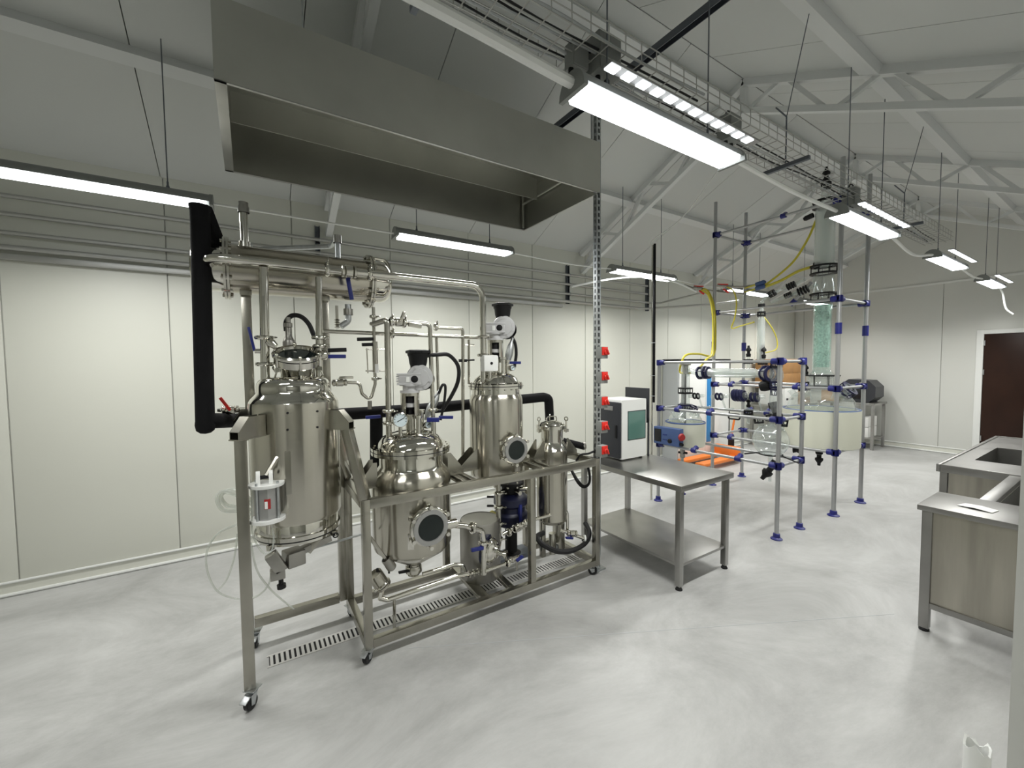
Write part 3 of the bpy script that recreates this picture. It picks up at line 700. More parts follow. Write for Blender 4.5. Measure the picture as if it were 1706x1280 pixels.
# ------------------------------------------------------------------ mixing reactors 2 and 3
def mixer(axis, px, z0, scale, parent, k):
    """lantern, worm gearbox with round cover, black motor; px maps local pixels to metres"""
    X, Y = axis; o = V((X, Y, 0)); td = V((X, Y, 0)).normalized(); sdv = V((-td.y, td.x, 0)); sdv = sdv if sdv.y > 0 else -sdv
    def at(u, v, d=0): return o+sdv*(u*k)-td*d+V((0, 0, z0+v*k))
    mx = B().lathe([(8*k, 0), (8*k, 22*k), (16*k, 22*k), (16*k, 26*k)], at(0, 0), n=24).obj('mixer_drive', 'steel', parent)
    # lantern: three posts around a coupling with dark openings
    b = B(); fa = math.atan2(-td.y, -td.x)
    for j in range(20):
        u0 = fa+.62+j*(2*PI-1.24)/19
        p = at(0, 26)+V((math.cos(u0), math.sin(u0), 0))*14.5*k; b.beam(p, p+V((0, 0, 40*k)), 4.6*k, 2*k, (math.cos(u0), math.sin(u0), 0))
    b.lathe([(15.2*k, 26*k), (16*k, 26*k), (16*k, 30*k), (13*k, 30*k)], at(0, 0), n=24); b.lathe([(13*k, 61*k), (16*k, 61*k), (16*k, 66*k), (13*k, 66*k)], at(0, 0), n=24)
    b.obj('lantern', 'steel', mx)
    B().lathe([(7*k, 26*k), (7*k, 38*k), (10*k, 39*k), (10*k, 41*k)], at(0, 0), n=16).obj('coupling_shaft', 'black', mx)
    B().lathe([(10*k, 49*k), (11*k, 50*k), (11*k, 60*k), (6*k, 62*k), (6*k, 66*k)], at(0, 0), n=16).obj('coupling_hub', 'black', mx)
    B().lathe([(9*k, 41*k), (12*k, 42*k), (12*k, 48*k), (9*k, 49*k)], at(0, 0), n=18).obj('coupling', 'gearalu', mx)
    B().lathe([(0, 66*k), (16.5*k, 66*k), (16.5*k, 70*k), (12*k, 70*k), (12*k, 78*k), (17*k, 78*k), (17*k, 81*k), (0, 81*k)], at(0, 0), n=20).obj('gearbox_neck', 'gearalu', mx)
    R = Matrix((td, sdv, V((0, 0, 1)))).transposed()
    B().obox(at(0, 90), (30*k, 36*k, 19*k), R, 1.2*k).obj('gearbox', 'gearalu', mx)
    B().obox(at(-1, 98, 0), (32*k, 40*k, 3*k), R, .6*k).obj('gearbox_flange', 'gearalu', mx)
    B().obox(at(-1, 81.5, 0), (32*k, 40*k, 3*k), R, .6*k).obj('gearbox_flange', 'gearalu', mx)
    B().lathe([(0, 0), (5*k, 0), (6*k, -.5*k)], at(8, 89.5, 16.5*k), tuple(-td), 20).obj('shaft_bore', 'black', mx)
    B().lathe([(6*k, -2*k), (9*k, -2*k), (9*k, 0), (6*k, 0)], at(8, 89.5, 16*k), tuple(-td), 20).obj('bore_ring', 'gearalu', mx)
    B().lathe([(0, -9*k), (20*k, -9*k), (22.5*k, -7*k), (22.5*k, 3*k), (21.5*k, 4.5*k), (16*k, 5*k), (15*k, 6.5*k), (6*k, 7*k), (0, 7*k)], at(17, 91.5, 3*k), tuple(-td), 36).obj('gear_cover', 'gearalu', mx)
    for v_ in (86, 90, 94): B().obox(at(-19.5, v_, 0), (26*k, 5*k, 1.6*k), R, .3*k).obj('cooling_fin', 'gearalu', mx)
    B().obox(at(-3, 89, 15.6*k), (1*k, 6*k, 9*k), R, .2*k).obj('rating_label', 'white', mx)
    gc = at(17, 91.5, 3*k)
    for j in range(8):
        a_ = PI/8+j*PI/4; d_ = sdv*math.cos(a_)+V((0, 0, 1))*math.sin(a_)
        B().beam(gc+d_*9*k-td*6.2*k, gc+d_*20.5*k-td*5.0*k, 1.4*k, 2*k, tuple(-td)).obj('cover_rib', 'gearalu', mx)
    mo = B().lathe([(13*k, 100*k), (13.5*k, 112*k), (15*k, 116*k), (16.5*k, 128*k), (18*k, 130*k), (18*k, 137*k), (15*k, 139.5*k), (0, 139.5*k)], at(15, 0, -6*k), n=24).obj('motor', 'black', mx)
    B().lathe([(18*k, 133*k), (21.5*k, 134*k), (21.5*k, 138*k), (18*k, 139*k)], at(15, 0, -6*k), n=6).obj('fan_cowl', 'black', mo)
    B().lathe([(0, -10*k), (17*k, -10*k), (19*k, -4*k), (19*k, 4*k)], at(24, 88, -16*k), tuple(-td), 24).obj('motor_end', 'black', mo)
    return at, mx
def reactor(name, label, axis, cx, lists, kk, sight_z, sightR, sightL):
    k = kfac(axis, cx)
    t = thing(name, label, 'reactor', (axis[0], axis[1], prof_px(axis, cx, [lists['bottom'][-1]], k)[0][1]))
    for nm, mt in (('body', 'brushed'), ('neck', 'polish'), ('dome', 'polish'), ('bottom', 'steel')):
        vlathe(nm, axis, prof_px(axis, cx, lists[nm], k), mt, t)
    fl_ = prof_px(axis, cx, lists['flange'], k); fo = vlathe('flange', axis, fl_, 'polish', t)
    rf = max(r for r, z in fl_); zf = (fl_[0][1]+fl_[-1][1])/2
    B().ring((*axis, zf), (0, 0, 1), rf-.001, .003, 48).obj('gasket', 'rubber', fo)
    bolts((*axis, zf), rf*.93, 20, .006, .026, fo)
    Rb = max(r for r, z in prof_px(axis, cx, lists['body'], k))
    sight((axis[0]+Rb+sightL, axis[1], sight_z), (1, 0, 0), sightR, sightL+.09, t)
    return t, k, Rb
A2 = (-2.645, .886)
v2, k2, R2 = reactor('mixing_reactor', 'squat stainless reactor with cone bottom and white-faced gauge', A2, 685.5, dict(
    dome=[(716, 6), (717, 22), (720, 36), (726, 47), (734, 53), (742, 55)],
    flange=[(741, 55), (741, 66), (752, 66), (752, 53)],
    neck=[(752, 53), (771, 53), (776, 56)],
    body=[(776, 56), (783, 62), (790, 65.5), (797, 66.5), (898, 66.5), (904, 65)],
    bottom=[(904, 65), (910, 59), (938, 13), (944, 12)]), 0, .728, .113, .075)
# the same machine, taller
A3 = (-2.68, 1.562)
v3, k3, R3 = reactor('mixing_reactor', 'tall stainless reactor with round porthole beside the perforated post', A3, 826, dict(
    dome=[(620, 4), (621, 16), (624, 27), (630, 35), (638, 39)],
    flange=[(639, 39), (639, 45.5), (647, 45.5), (647, 40)],
    neck=[(647, 40), (656, 40.5)],
    body=[(656, 40.5), (660, 42.5), (666, 44.5), (782, 44.5), (787, 43.5)],
    bottom=[(787, 43.5), (793, 40), (799, 28), (802, 8), (812, 6)]), 0, 1.10, .096, .07)
at2, m2 = mixer(A2, 685.5, AD(685.5, 718, A2).z, 1, v2, k2*1.0)
at3, m3 = mixer(A3, 826, AD(826, 623, A3).z, 1, v3, k3*.84)
tdr = lambda a: -V((a[0], a[1], 0)).normalized()
gauge(AD(667, 700, (A2[0]+.12, A2[1]-.02)), (1, -.15, .1), 12.2*k2, v2)
p = AD(667, 712, (A2[0]+.12, A2[1]-.02)); B().cyl(p, p-V((0, 0, .07)), .012, n=10).obj('gauge_stem', 'polish', v2)
gauge(AD(713, 708, (A2[0]+.05, A2[1]+.1)), (1, .1, .25), .024, v2)
gauge(AD(854, 613, (A3[0]+.08, A3[1]+.09)), (1, 0, .15), .022, v3)
def dome_nozzle(p, h, r, par): return B().lathe([(r, -.12), (r, h-.02), (r*1.5, h-.018), (r*1.5, h), (0, h)], p, n=16).obj('nozzle', 'polish', par)
for px, py, dx in ((697, 700, .10), (722, 704, .02), (702, 690, -.05)):
    dome_nozzle(AD(px, py, (A2[0]+dx, A2[1])), .03, .016, v2)
for px, py, dx in ((838, 602, .08), (845, 607, .0), (813, 624, .10)):
    dome_nozzle(AD(px, py, (A3[0]+dx, A3[1])), .03, .016, v3)
handle(AD(711, 699.5, (A2[0]+.10, A2[1])), AD(732, 699.5, (A2[0]+.10, A2[1])), 'bluehandle', v2, h=.028)
handle(AD(731, 695.5, (A2[0]-.02, A2[1])), AD(755, 695.5, (A2[0]-.02, A2[1])), 'bluehandle', v2, h=.02)
handle(AD(609, 696, (A2[0]-.02, A2[1])), AD(634, 694, (A2[0]-.02, A2[1])), 'bluehandle', v2, h=.02)
handle(AD(849, 604.5, A3), AD(868, 604.5, A3), 'bluehandle', v3, h=.02)
p = AD(815.5, 605.5, (A3[0]+.16, A3[1]))
bx = B().obox(p, (.06, .118, .115), None, .012).obj('terminal_box', 'white', v3)
B().lathe([(0, .0), (.011, .0), (.009, .004), (0, .004)], p+V((.031, 0, 0)), (1, 0, 0), 14).obj('terminal_button', 'black', bx)
B().cyl(p-V((0, 0, .05)), p-V((0, 0, .17)), .014, n=10).obj('box_post', 'polish', bx)
# temperature probes leaning
def probe(a, b_, par):
    o = B().lathe([(.008, 0), (.012, .02), (.026, .06), (.030, .10), (.026, .16), (.012, .20), (.012, .23), (0, .23)], a, V(b_)-V(a), 16).obj('temperature_probe', 'galv', par)
    return o
probe(AD(708, 700, (A2[0]-.10, A2[1])), AD(731, 654, (A2[0]-.12, A2[1]+.05)), v2)
probe(AD(843, 612, (A3[0]-.05, A3[1])), AD(852, 572, (A3[0]-.06, A3[1])), v3)
# support lugs of the reactors
def side_lug(axis, R, sgn, z0, z1, par, yr):
    b = B()
    for dx in (-.055, .05):
        b.prism([V((axis[0]+dx, axis[1]+sgn*R*.93, z0)), V((axis[0]+dx, yr, z0)), V((axis[0]+dx, yr, z0+.03)), V((axis[0]+dx, axis[1]+sgn*R*1.02, z1)), V((axis[0]+dx, axis[1]+sgn*R*.93, z1))], (0, 0, 0), (.005, 0, 0))
    b.box((axis[0]-.065, axis[1]+sgn*R*.93, z0-.006), (axis[0]+.065, yr, z0))
    return b.obj('support_lug', 'framesteel', par)
side_lug(A2, R2, 1, .95, 1.10, v2, 1.24); side_lug(A2, R2, -1, .952, 1.10, v2, .54)
side_lug(A3, R3, -1, .95, 1.09, v3, 1.235); side_lug(A3, R3, 1, .95, 1.06, v3, 1.83)
# bottom outlet of reactor 2
zo = AD(685.5, 944, A2).z
ou = B().lathe([(.05, zo+.01), (.055, zo), (.055, zo-.035), (.04, zo-.04), (.04, zo-.055)], (*A2, 0), n=24).obj('outlet_valve', 'steel', v2)
B().beam((A2[0]+.03, A2[1]-.11, zo-.0), (A2[0]+.03, A2[1], zo-.01), .02, .012).obj('valve_lever', 'black', ou)
p0 = AX(616, 895, -2.48); p1 = AX(645, 935, -2.50)
dl = B().tube([p0, p1], .011, 8).obj('drain_line', 'steel', v2)
B().lathe([(.024, -.02), (.028, -.015), (.028, .02), (.03, .03), (.03, .06), (.02, .07)], p1, p1-p0, 14).obj('drain_cap', 'hvac', dl)
# name plate and latch on the cone section
q = V((A2[0]+R2*.92, A2[1]-R2*.36, .63))
B().obox(q, (.012, .04, .10), Matrix.Rotation(-.37, 3, 'Z'), .003).obj('latch', 'polish', v2)

# ------------------------------------------------------------------ filter housing 4
A4 = (-2.66, 2.075); k4 = kfac(A4, 920)
v4 = thing('filter_housing', 'slim stainless filter canister with wing-nut lid at the skid end', 'filter', (A4[0], A4[1], .30))
vlathe('body', A4, prof_px(A4, 920, [(745, 24), (748, 26), (862, 26), (868, 22), (871, 8)], k4), 'brushed', v4)
vlathe('shoulder', A4, prof_px(A4, 920, [(735, 18.5), (738, 19.5), (745, 24)], k4), 'polish', v4)
vlathe('neck', A4, prof_px(A4, 920, [(712, 19), (735, 18.5)], k4), 'polish', v4)
l4 = vlathe('lid', A4, prof_px(A4, 917, [(700, 0), (701, 10), (704, 20), (707, 22), (708, 26), (713, 26), (714, 19)], k4), 'polish', v4)
zl = AD(917, 709, A4).z
for a in (.5, 2.6, 4.7):
    d = V((math.cos(a), math.sin(a), 0)); p = V((*A4, zl))+d*26*k4
    b = B().cyl(p-V((0, 0, .05)), p+V((0, 0, .05)), .006, n=8); b.ring(p+V((0, 0, .062)), (d.y, -d.x, 0), .014, .005, 12, 6); b.obox(p-V((0, 0, .03)), (.03, .03, .025))
    b.obj('wing_nut', 'polish', v4)
B().tube([V((*A4, zl+.035))+V((0, -.05, 0)), V((*A4, zl+.075))+V((0, -.05, 0)), V((*A4, zl+.075))+V((0, .05, 0)), V((*A4, zl+.035))+V((0, .05, 0))], .005, 8, .02).obj('lid_handle', 'polish', l4)
side_lug(A4, 26*k4, -1, .95, 1.09, v4, 1.86)
side_lug(A4, 26*k4, 1, .95, 1.09, v4, 2.3)
for px, sgn in ((902, -1), (940, 1)):
    b = B().box((A4[0]-.02, A4[1]+sgn*.1-.018, .127), (A4[0]+.02, A4[1]+sgn*.1+.018, .42), .002); b.obj('foot', 'framesteel', v4)
B().cyl((A4[0], A4[1], .30), (A4[0], A4[1], .127), .03, n=14).obj('sump', 'steel', v4)

# ------------------------------------------------------------------ condenser
CXX, CZ = -2.93, 2.275
cn = thing('condenser', 'horizontal stainless shell condenser with bolted flanges above the left tank', 'condenser', (CXX, .3, 2.12))
B().lathe([(.138, -.09), (.138, .70)], (CXX, 0, CZ), (0, 1, 0), 40).obj('shell', 'shellsteel', cn)
for y0 in (-.105, .692):
    fo = B().lathe([(.13, y0), (.178, y0), (.178, y0+.012), (.13, y0+.012)], (CXX, 0, CZ), (0, 1, 0), 40).obj('flange', 'steel', cn)
    B().lathe([(.13, y0+.016), (.178, y0+.016), (.178, y0+.028), (.13, y0+.028)], (CXX, 0, CZ), (0, 1, 0), 40).obj('mating_flange', 'steel', fo)
    for k in range(12):
        a = 2*PI*k/12; B().cyl((CXX+.158*math.cos(a), y0-.012, CZ+.158*math.sin(a)), (CXX+.158*math.cos(a), y0+.04, CZ+.158*math.sin(a)), .010, n=6).obj('bolt', 'steel', fo)
B().lathe([(.135, .72), (.135, .78), (.128, .81), (.10, .84), (.05, .853), (0, .855)], (CXX, 0, CZ), (0, 1, 0), 40).obj('end_cap', 'polish', cn)
B().lathe([(.135, -.105), (.135, -.20), (.128, -.23), (.10, -.255), (0, -.265)], (CXX, 0, CZ), (0, 1, 0), 40).obj('end_cap', 'polish', cn)
for yy in (-.003, .421): B().box((CXX-.05, yy-.03, 2.12), (CXX+.05, yy+.03, 2.16), .003).obj('saddle', 'framesteel', cn)
p = AX(408, 412, CXX); B().tube([p+V((0, 0, -.05)), p+V((0, 0, .20))], .022, 12).obj('top_nozzle', 'steel', cn)
B().lathe([(.03, 0), (.03, .03), (.026, .04), (.026, .06), (0, .06)], p+V((0, 0, .20)), n=14).obj('nozzle_cap', 'hvac', cn)
B().lathe([(.032, -.02), (.032, .03)], p, n=14).obj('nozzle_socket', 'steel', cn)
p2 = AX(562, 395, CXX-.02)
B().tube([p+V((0, .02, .02)), p+V((-.25, .03, .05)), p2+V((-.25, 0, 0)), p2, p2-V((0, 0, .16))], .017, 10, .03).obj('cooling_line', 'galv', cn)
B().lathe([(.027, -.03), (.027, .02)], p2-V((0, 0, .01)), n=12).obj('elbow', 'hvac', cn)
q = AX(580, 520, CXX); B().tube([q+V((0, 0, .05)), q-V((0, 0, .06)), q-V((0, .0, .10))+V((0, -.05, 0))], .020, 10, .03).obj('drain_nozzle', 'galv', cn)
B().lathe([(.030, -.02), (.030, .02)], q, n=10).obj('drain_union', 'hvac', cn)
q = AX(562, 545, CXX); B().tube([q+V((0, 0, .14)), q], .010, 8).obj('vent_line', 'steel', cn)
b = B()
for k in range(4): b.lathe([(.010, -.006), (.020, 0), (.010, .006)], q+V((0, 0, -.002+.016*k)), n=12)
b.obj('bellows', 'steel', cn)
B().tube([(CXX, .74, CZ+.13), (CXX, .74, CZ+.165), (CXX, .83, CZ+.16), (CXX, .86, CZ+.08)], .012, 8, .04).obj('vent_bow', 'steel', cn)

# ------------------------------------------------------------------ process pipes
def pipe(name, pts, r, label, rad=.04, mt='steel', n=12):
    t = thing(name, label, 'pipe', V(pts[0])); B().tube(pts, r, n, rad).obj('run', mt, t); return t
HZ = 2.265; HXX = -2.62
zv3 = AD(797, 628, A3).z
t = pipe('vapour_header', [(-2.83, -.165, HZ), (HXX, -.165, HZ), (HXX, 1.425, HZ), (HXX, 1.425, zv3-.1)], .023, 'long polished vapour pipe along the condenser bending down to the tall reactor', .09, 'polish', 14)
triclamp((HXX, .40, HZ), (0, 1, 0), .036, t); triclamp((HXX, .64, HZ), (0, 1, 0), .036, t)
valve((HXX, .52, HZ), (0, 1, 0), .028, t, 'bluehandle', (0, .15, -1), .16)
triclamp((HXX, 1.425, 1.90), (0, 0, 1), .036, t); triclamp((HXX, 1.425, 1.77), (0, 0, 1), .036, t)
t = pipe('vapour_riser', [AX(439, 446, HXX), AX(442, 634, HXX)], .0235, 'thick polished riser from the left tank, nearer the black pipe', 0, 'polish', 14)
triclamp(AX(440, 563, HXX), (0, 0, 1), .038, t); triclamp(AX(441, 607, HXX), (0, 0, 1), .036, t)
c = AX(424, 585, HXX); B().tube([AX(441, 585, HXX), c], .012, 8).obj('side_valve', 'polish', t)
handle(c, AX(414, 545, HXX), 'bluehandle', t, w=.014)
c = AX(452, 572, HXX+.02); B().lathe([(.02, -.02), (.024, 0), (.016, .03)], c, (0, .6, -.6), 12).obj('side_nozzle', 'polish', t)
t = pipe('vapour_riser', [AX(531, 462, HXX), AX(532, 640, HXX)], .019, 'polished riser from the left tank with blue handles at its foot', 0, 'polish', 14)
triclamp(AX(531, 563, HXX), (0, 0, 1), .032, t); triclamp(AX(532, 577, HXX), (0, 0, 1), .030, t)
handle(AX(546, 584, HXX), AX(577, 583, HXX), 'black', t, w=.024, h=.024); handle(AX(541, 594, HXX), AX(576, 594, HXX), 'bluehandle', t, w=.024, h=.022)
B().lathe([(.022, -.03), (.03, -.02), (.03, .02), (.022, .03)], AX(536, 592, HXX), (0, 1, .1), 14).obj('valve', 'steel', t)
XP = -2.76
t = pipe('cross_pipe', [AX(538, 552, XP), AX(805, 563, XP)], .013, 'level stainless pipe crossing between the left tank and the tall reactor', 0)
triclamp(AX(653, 557, XP), (0, 1, 0), .024, t)
t = pipe('feed_pipe', [AX(621, 541, -2.68), AX(645, 533, -2.62), AX(645, 545, -2.62), AX(648, 728, -2.62)], .0185, 'stainless downpipe entering the squat reactor left of its mixer', .03, 'steel', 12)
triclamp(AX(647, 685, -2.62), (0, 0, 1), .030, t); triclamp(AX(648, 705, -2.62), (0, 0, 1), .032, t)
t = pipe('manifold_pipe', [AX(645, 537, -2.63), AX(690, 538, -2.63), AX(716, 540, -2.63), AX(722, 712, -2.63)], .0145, 'stainless manifold bending down into the squat reactor right of its mixer', .03)
valve(AX(664, 537, -2.63), (0, 1, 0), .019, t, 'steel', (0, .4, 1), .07); triclamp(AX(652, 536, -2.63), (0, 1, 0), .026, t); triclamp(AX(673, 538, -2.63), (0, 1, 0), .026, t)
B().beam(AX(680, 540, -2.6), AX(702, 544, -2.6), .025, .03, bev=.006).obj('check_valve', 'steel', t); triclamp(AX(721, 683, -2.63), (0, 0, 1), .026, t)
triclamp(AX(726, 545, -2.7), (0, 1, 0), .022, t)
t = pipe('return_pipe', [AX(726, 546, XP), AX(771, 548, XP), AX(771, 560, XP), AX(771, 780, XP)], .0125, 'thin stainless pipe dropping between the two mixing reactors', .02)
B().beam(AX(765, 601, XP), AX(777, 601, XP), .02, .02).obj('clip', 'black', t)
t = pipe('vent_pipe', [AX(727, 558, -2.82), AX(730, 652, -2.82)], .011, 'short thin pipe behind the mixer cable of the squat reactor', 0)
t = pipe('drop_pipe', [AX(781, 566, -2.80), AX(781, 640, -2.80)], .010, 'short thin pipe hugging the tall reactor on its left', 0)
B().tube([AX(775, 575, -2.80), AX(790, 575, -2.80)], .006, 6).obj('tie', 'steel', t); B().tube([AX(765, 601, -2.78), AX(790, 600, -2.80)], .007, 6).obj('tie', 'black', t)
# sight-flow line with U trap
XS = -2.74
t = pipe('level_pipe', [AX(622, 512, XS), AX(623, 553, XS), AX(625, 640, XS), AX(617, 668, XS), AX(603, 656, XS), AX(599, 638, XS), AX(556, 637, XS)], .0105, 'stainless line with glass level tube and U-bend under the condenser', .03)
B().lathe([(.018, -.10), (.018, .10)], AX(625, 595, XS), n=14).obj('level_body', 'steel', t)
B().lathe([(.013, -.028), (.0185, -.028), (.0185, .028), (.013, .028)], AX(626, 614, XS), n=14).obj('level_glass', 'white', t)
for py in (582, 618): B().tube([AX(609, py, XS), AX(645, py, XS)], .005, 6).obj('bracket', 'steel', t)
B().tube([AX(611, 580, XS), AX(613, 622, XS)], .004, 6).obj('level_rod', 'steel', t)
for py, x0 in ((565, 595), (574, 603)): handle(AX(622, py, XS), AX(x0, py+.5, XS), 'black', t, w=.022, h=.022)
for py in (528, 540): triclamp(AX(622, py, XS), (0, 0, 1), .020, t)
triclamp(AX(625, 631, XS), (0, 0, 1), .020, t)
B().cyl(AX(616, 668, XS), AX(616, 682, XS), .013, n=10).obj('trap_drain', 'hvac', t)
v = valve(AX(566, 638, XS), (0, 1, 0), .016, t, 'steel', (0, 1, .0), .08)
# insulated black pipes
BX = -3.05
t = pipe('insulated_pipe', [AX(333, 352, -2.80), AX(342, 708, -2.80)], .045, 'thick black foam-wrapped pipe standing left of the tank', .09, 'foam', 18)
B().lathe([(.046, 0), (.050, .03), (.0, .03)], AX(333, 352, -2.80), n=16).obj('foam_collar', 'foam', t)
B().lathe([(.045, .02), (.047, 0), (.042, -.03), (.025, -.045), (0, -.05)], AX(342, 708, -2.80), n=18).obj('foam_end', 'foam', t)
B().beam(AX(340, 345, -2.84), AX(366, 412, -2.9), .06, .05, bev=.01).obj('foam_offcut', 'foam', t)
t = pipe('insulated_line', [AX(343, 701, -2.80), AX(360, 701, -2.84), AX(385, 701, BX), AX(430, 700, BX), AX(700, 682, BX), AX(905, 662, BX), AX(914, 664, BX), AX(916, 705, BX)], .043, 'black foam-wrapped pipe running level behind the vessels', .05, 'foam', 14)
v = valve(AX(384, 683, -2.95), (0, 1, 0), .018, t, 'red', (0, -.6, 1), .09)
B().tube([AX(362, 684, -2.95), AX(425, 681, -2.95)], .011, 8).obj('spur', 'steel', t)
t = pipe('insulated_branch', [AX(627, 690, BX), AX(627, 790, BX)], .045, 'black foam-wrapped drop pipe behind the squat reactor', 0, 'foam', 14)
t = pipe('hot_hose', [AX(938, 735, -2.85), AX(972, 744, -2.72)], .030, 'stub of black insulated hose beside the filter canister', 0, 'foam', 12)
B().lathe([(.034, 0), (.034, .02), (.02, .02)], AX(971, 743.5, -2.72), (0.3, 1, 0), 12).obj('end_ring', 'hvac', t)
# black hoses and cables
cable('motor_cable', [at2(24, 129, -6*k2), AD(730, 591, (A2[0]-.05, A2[1])), AD(748, 592, (A2[0]-.1, A2[1])), AD(763, 610, (A2[0]-.15, A2[1])), AD(763, 635, (A2[0]-.2, A2[1])), AD(752, 660, (A2[0]-.25, A2[1])), AD(736, 685, (A2[0]-.28, A2[1]))], .014, 'rubber', 'thick black motor cable looping beside the squat reactor mixer', 'cable')
cable('motor_cable', [AD(852, 560, (A3[0]-.06, A3[1])), AD(858, 572, (A3[0]-.08, A3[1])), AD(860, 590, (A3[0]-.1, A3[1])), AD(857, 612, (A3[0]-.12, A3[1]))], .012, 'rubber', 'black cable behind the tall reactor mixer', 'cable')
cable('probe_cable', [AD(731, 656, (A2[0]-.12, A2[1])), AD(737, 642, (A2[0]-.13, A2[1])), AD(742, 645, (A2[0]-.14, A2[1])), AD(740, 670, (A2[0]-.15, A2[1])), AD(734, 700, (A2[0]-.16, A2[1]))], .010, 'rubber', 'black cable bent over the leaning probe of the squat reactor', 'cable')
cable('lid_cable', [AX(477, 552, -2.80), AX(477, 536, -2.80), AX(487, 526, -2.80), AX(502, 528, -2.80), AX(515, 541, -2.80), AX(524, 562, -2.80)], .014, 'rubber', 'black cable arching over the open manway of the left tank', 'cable')
cable('drain_hose', [AX(905, 888, -2.55), AX(895, 895, -2.50), AX(905, 908, -2.45), AX(930, 919, -2.42), AX(955, 917, -2.42), AX(975, 905, -2.45), AX(982, 888, -2.5), AX(975, 872, -2.6)], .020, 'rubber', 'black rubber hose looped inside the right end of the skid', 'hose')
for dy, lb in ((0, 'outer black cable loop hanging under the skid top by the table'), (.03, 'inner black cable loop hanging under the skid top by the table')):
    cable('hanging_cable', [AX(950, 780, -2.62), AX(962, 800+dy*100, -2.56), AX(972, 810+dy*60, -2.52), AX(981, 806, -2.50), AX(982, 790, -2.5), AX(975, 760, -2.55)], .011, 'rubber', lb, 'cable')
cable('switch_cable', [AX(960, 768, -2.6), AX(968, 758, -2.55), AX(980, 756, -2.5), AX(990, 752, -2.47)], .009, 'rubber', 'short black cable into the lowest switch on the perforated post', 'cable')
# clear tubing by the left tank
cable('air_tube', [ac+V((0, -.06, 1.1)), AX(420, 850, -2.40), AX(421, 890, -2.42), AX(437, 920, -2.45), AX(452, 918, -2.45), AX(456, 895, -2.45), AX(452, 872, -2.44)], .0045, 'tube', 'thin clear air tube looping under the white-capped actuator', 'tube', n=6)
cable('coiled_tube', [AX(420, 840, -2.9), AX(395, 825, -2.9), AX(370, 820, -2.9), AX(362, 833, -2.88), AX(372, 850, -2.86), AX(398, 852, -2.86), AX(418, 858, -2.86)], .012, 'tube', 'clear coiled hose behind the left leg at mid height', 'hose', n=8)
cable('coiled_tube', [AX(420, 834, -2.96), AX(395, 818, -2.96), AX(378, 818, -2.96), AX(368, 828, -2.94), AX(378, 842, -2.94), AX(400, 845, -2.94), AX(420, 850, -2.94)], .012, 'tube', 'second clear hose coil just inside the first behind the left leg', 'hose', n=8)
cable('floor_tube', [AX(398, 873, -2.75), AX(365, 888, -2.75), AX(346, 915, -2.75), AX(345, 950, -2.75), AX(362, 985, -2.72), AX(395, 998, -2.70), AX(425, 995, -2.66), AX(447, 975, -2.62), AX(452, 945, -2.6), AX(448, 925, -2.55)], .0055, 'tube', 'thin clear tube drooping in a wide loop beside the left leg', 'tube', n=6)
cable('floor_tube', [AX(396, 890, -2.5), AX(390, 930, -2.5), AX(378, 965, -2.5), AX(362, 985, -2.5)], .005, 'tube', 'short clear tube strand falling left of the left leg', 'tube', n=6)
cable('floor_tube', [AX(418, 905, -2.45), AX(428, 950, -2.5), AX(447, 978, -2.55), AX(470, 1000, -2.6), AX(490, 1015, -2.7)], .005, 'tube', 'short clear tube strand ending on the lower rear rail', 'tube', n=6)

# ------------------------------------------------------------------ piping and pumps at floor level
XL = -2.52
t = pipe('suction_pipe', [AX(632, 996, XL), AX(645, 1000, XL), AX(762, 960, XL), AX(795, 953, XL)], .016, 'bright low stainless pipe along the skid above the floor drain', .02, 'polish', 12)
B().cyl(AX(657, 993, XL), AX(657, 1046, XL), .010, n=10).obj('support_leg', 'steel', t)
b = B()
for k in range(5): b.lathe([(.018, -.008), (.027, 0), (.018, .008)], AX(782+7*k, 957-2.0*k, XL), (0, 1, .0), 14)
b.obj('flex_coupling', 'steel', t)
B().tube([AX(704, 957, -2.58), AX(757, 941, -2.58), AX(772, 942, -2.56), AX(776, 957, XL)], .014, 10, .025).obj('branch', 'polish', t)
t = thing('strainer', 'small stainless strainer with wing bolts low inside the left skid leg', 'strainer', AX(632, 985, XL))
c = AX(632, 968, XL)
B().lathe([(0, -.06), (.044, -.06), (.046, -.05), (.046, .03), (.052, .032), (.052, .045), (.03, .05), (0, .052)], c, (0, .5, -.9), 24).obj('bowl', 'brushed', t)
b = B(); b.cyl(c+V((0, -.01, .05)), c+V((0, -.01, .08)), .008, n=8); b.cyl(c+V((.0, .06, .03)), c+V((0, .06, .06)), .006, n=8); b.obj('wing_bolt', 'rubber', t)
B().ring(c+V((.0, .015, -.03)), (.3, .5, -.8), .048, .009, 24, 8).obj('clamp_band', 'polish', t)
B().tube([c+V((0, .02, -.05)), AX(634, 997, XL)], .014, 8).obj('outlet', 'polish', t)
# centrifugal pump
pc = AX(828, 905, -2.50); 
t = thing('centrifugal_pump', 'stainless centrifugal pump with round shroud between the reactors', 'pump', (pc.x-.1, pc.y-.12, .127))
ax_ = V((.62, .70, -.25)).normalized()
hc = AX(818, 917, -2.50)
B().lathe([(0, -.02), (.085, -.02), (.085, .012), (.07, .03), (.05, .04), (.045, .055), (.02, .06), (0, .06)], hc, (.75, .62, -.05), 30).obj('pump_head', 'polish', t)
B().ring(hc, (.75, .62, -.05), .088, .008, 30, 8).obj('clamp_band', 'polish', t)
B().lathe([(.105, -.05), (.105, -.018), (.09, -.014)], hc, (.75, .62, -.05), 30).obj('back_plate', 'bluepump', t)
sh = AX(800, 905, -2.68)
B().lathe([(.145, .13), (.15, .14), (.15, .545), (.142, .56), (.138, .556), (.06, .548), (0, .547)], (sh.x, sh.y, 0), n=36).obj('motor_shroud', 'hvac', t)
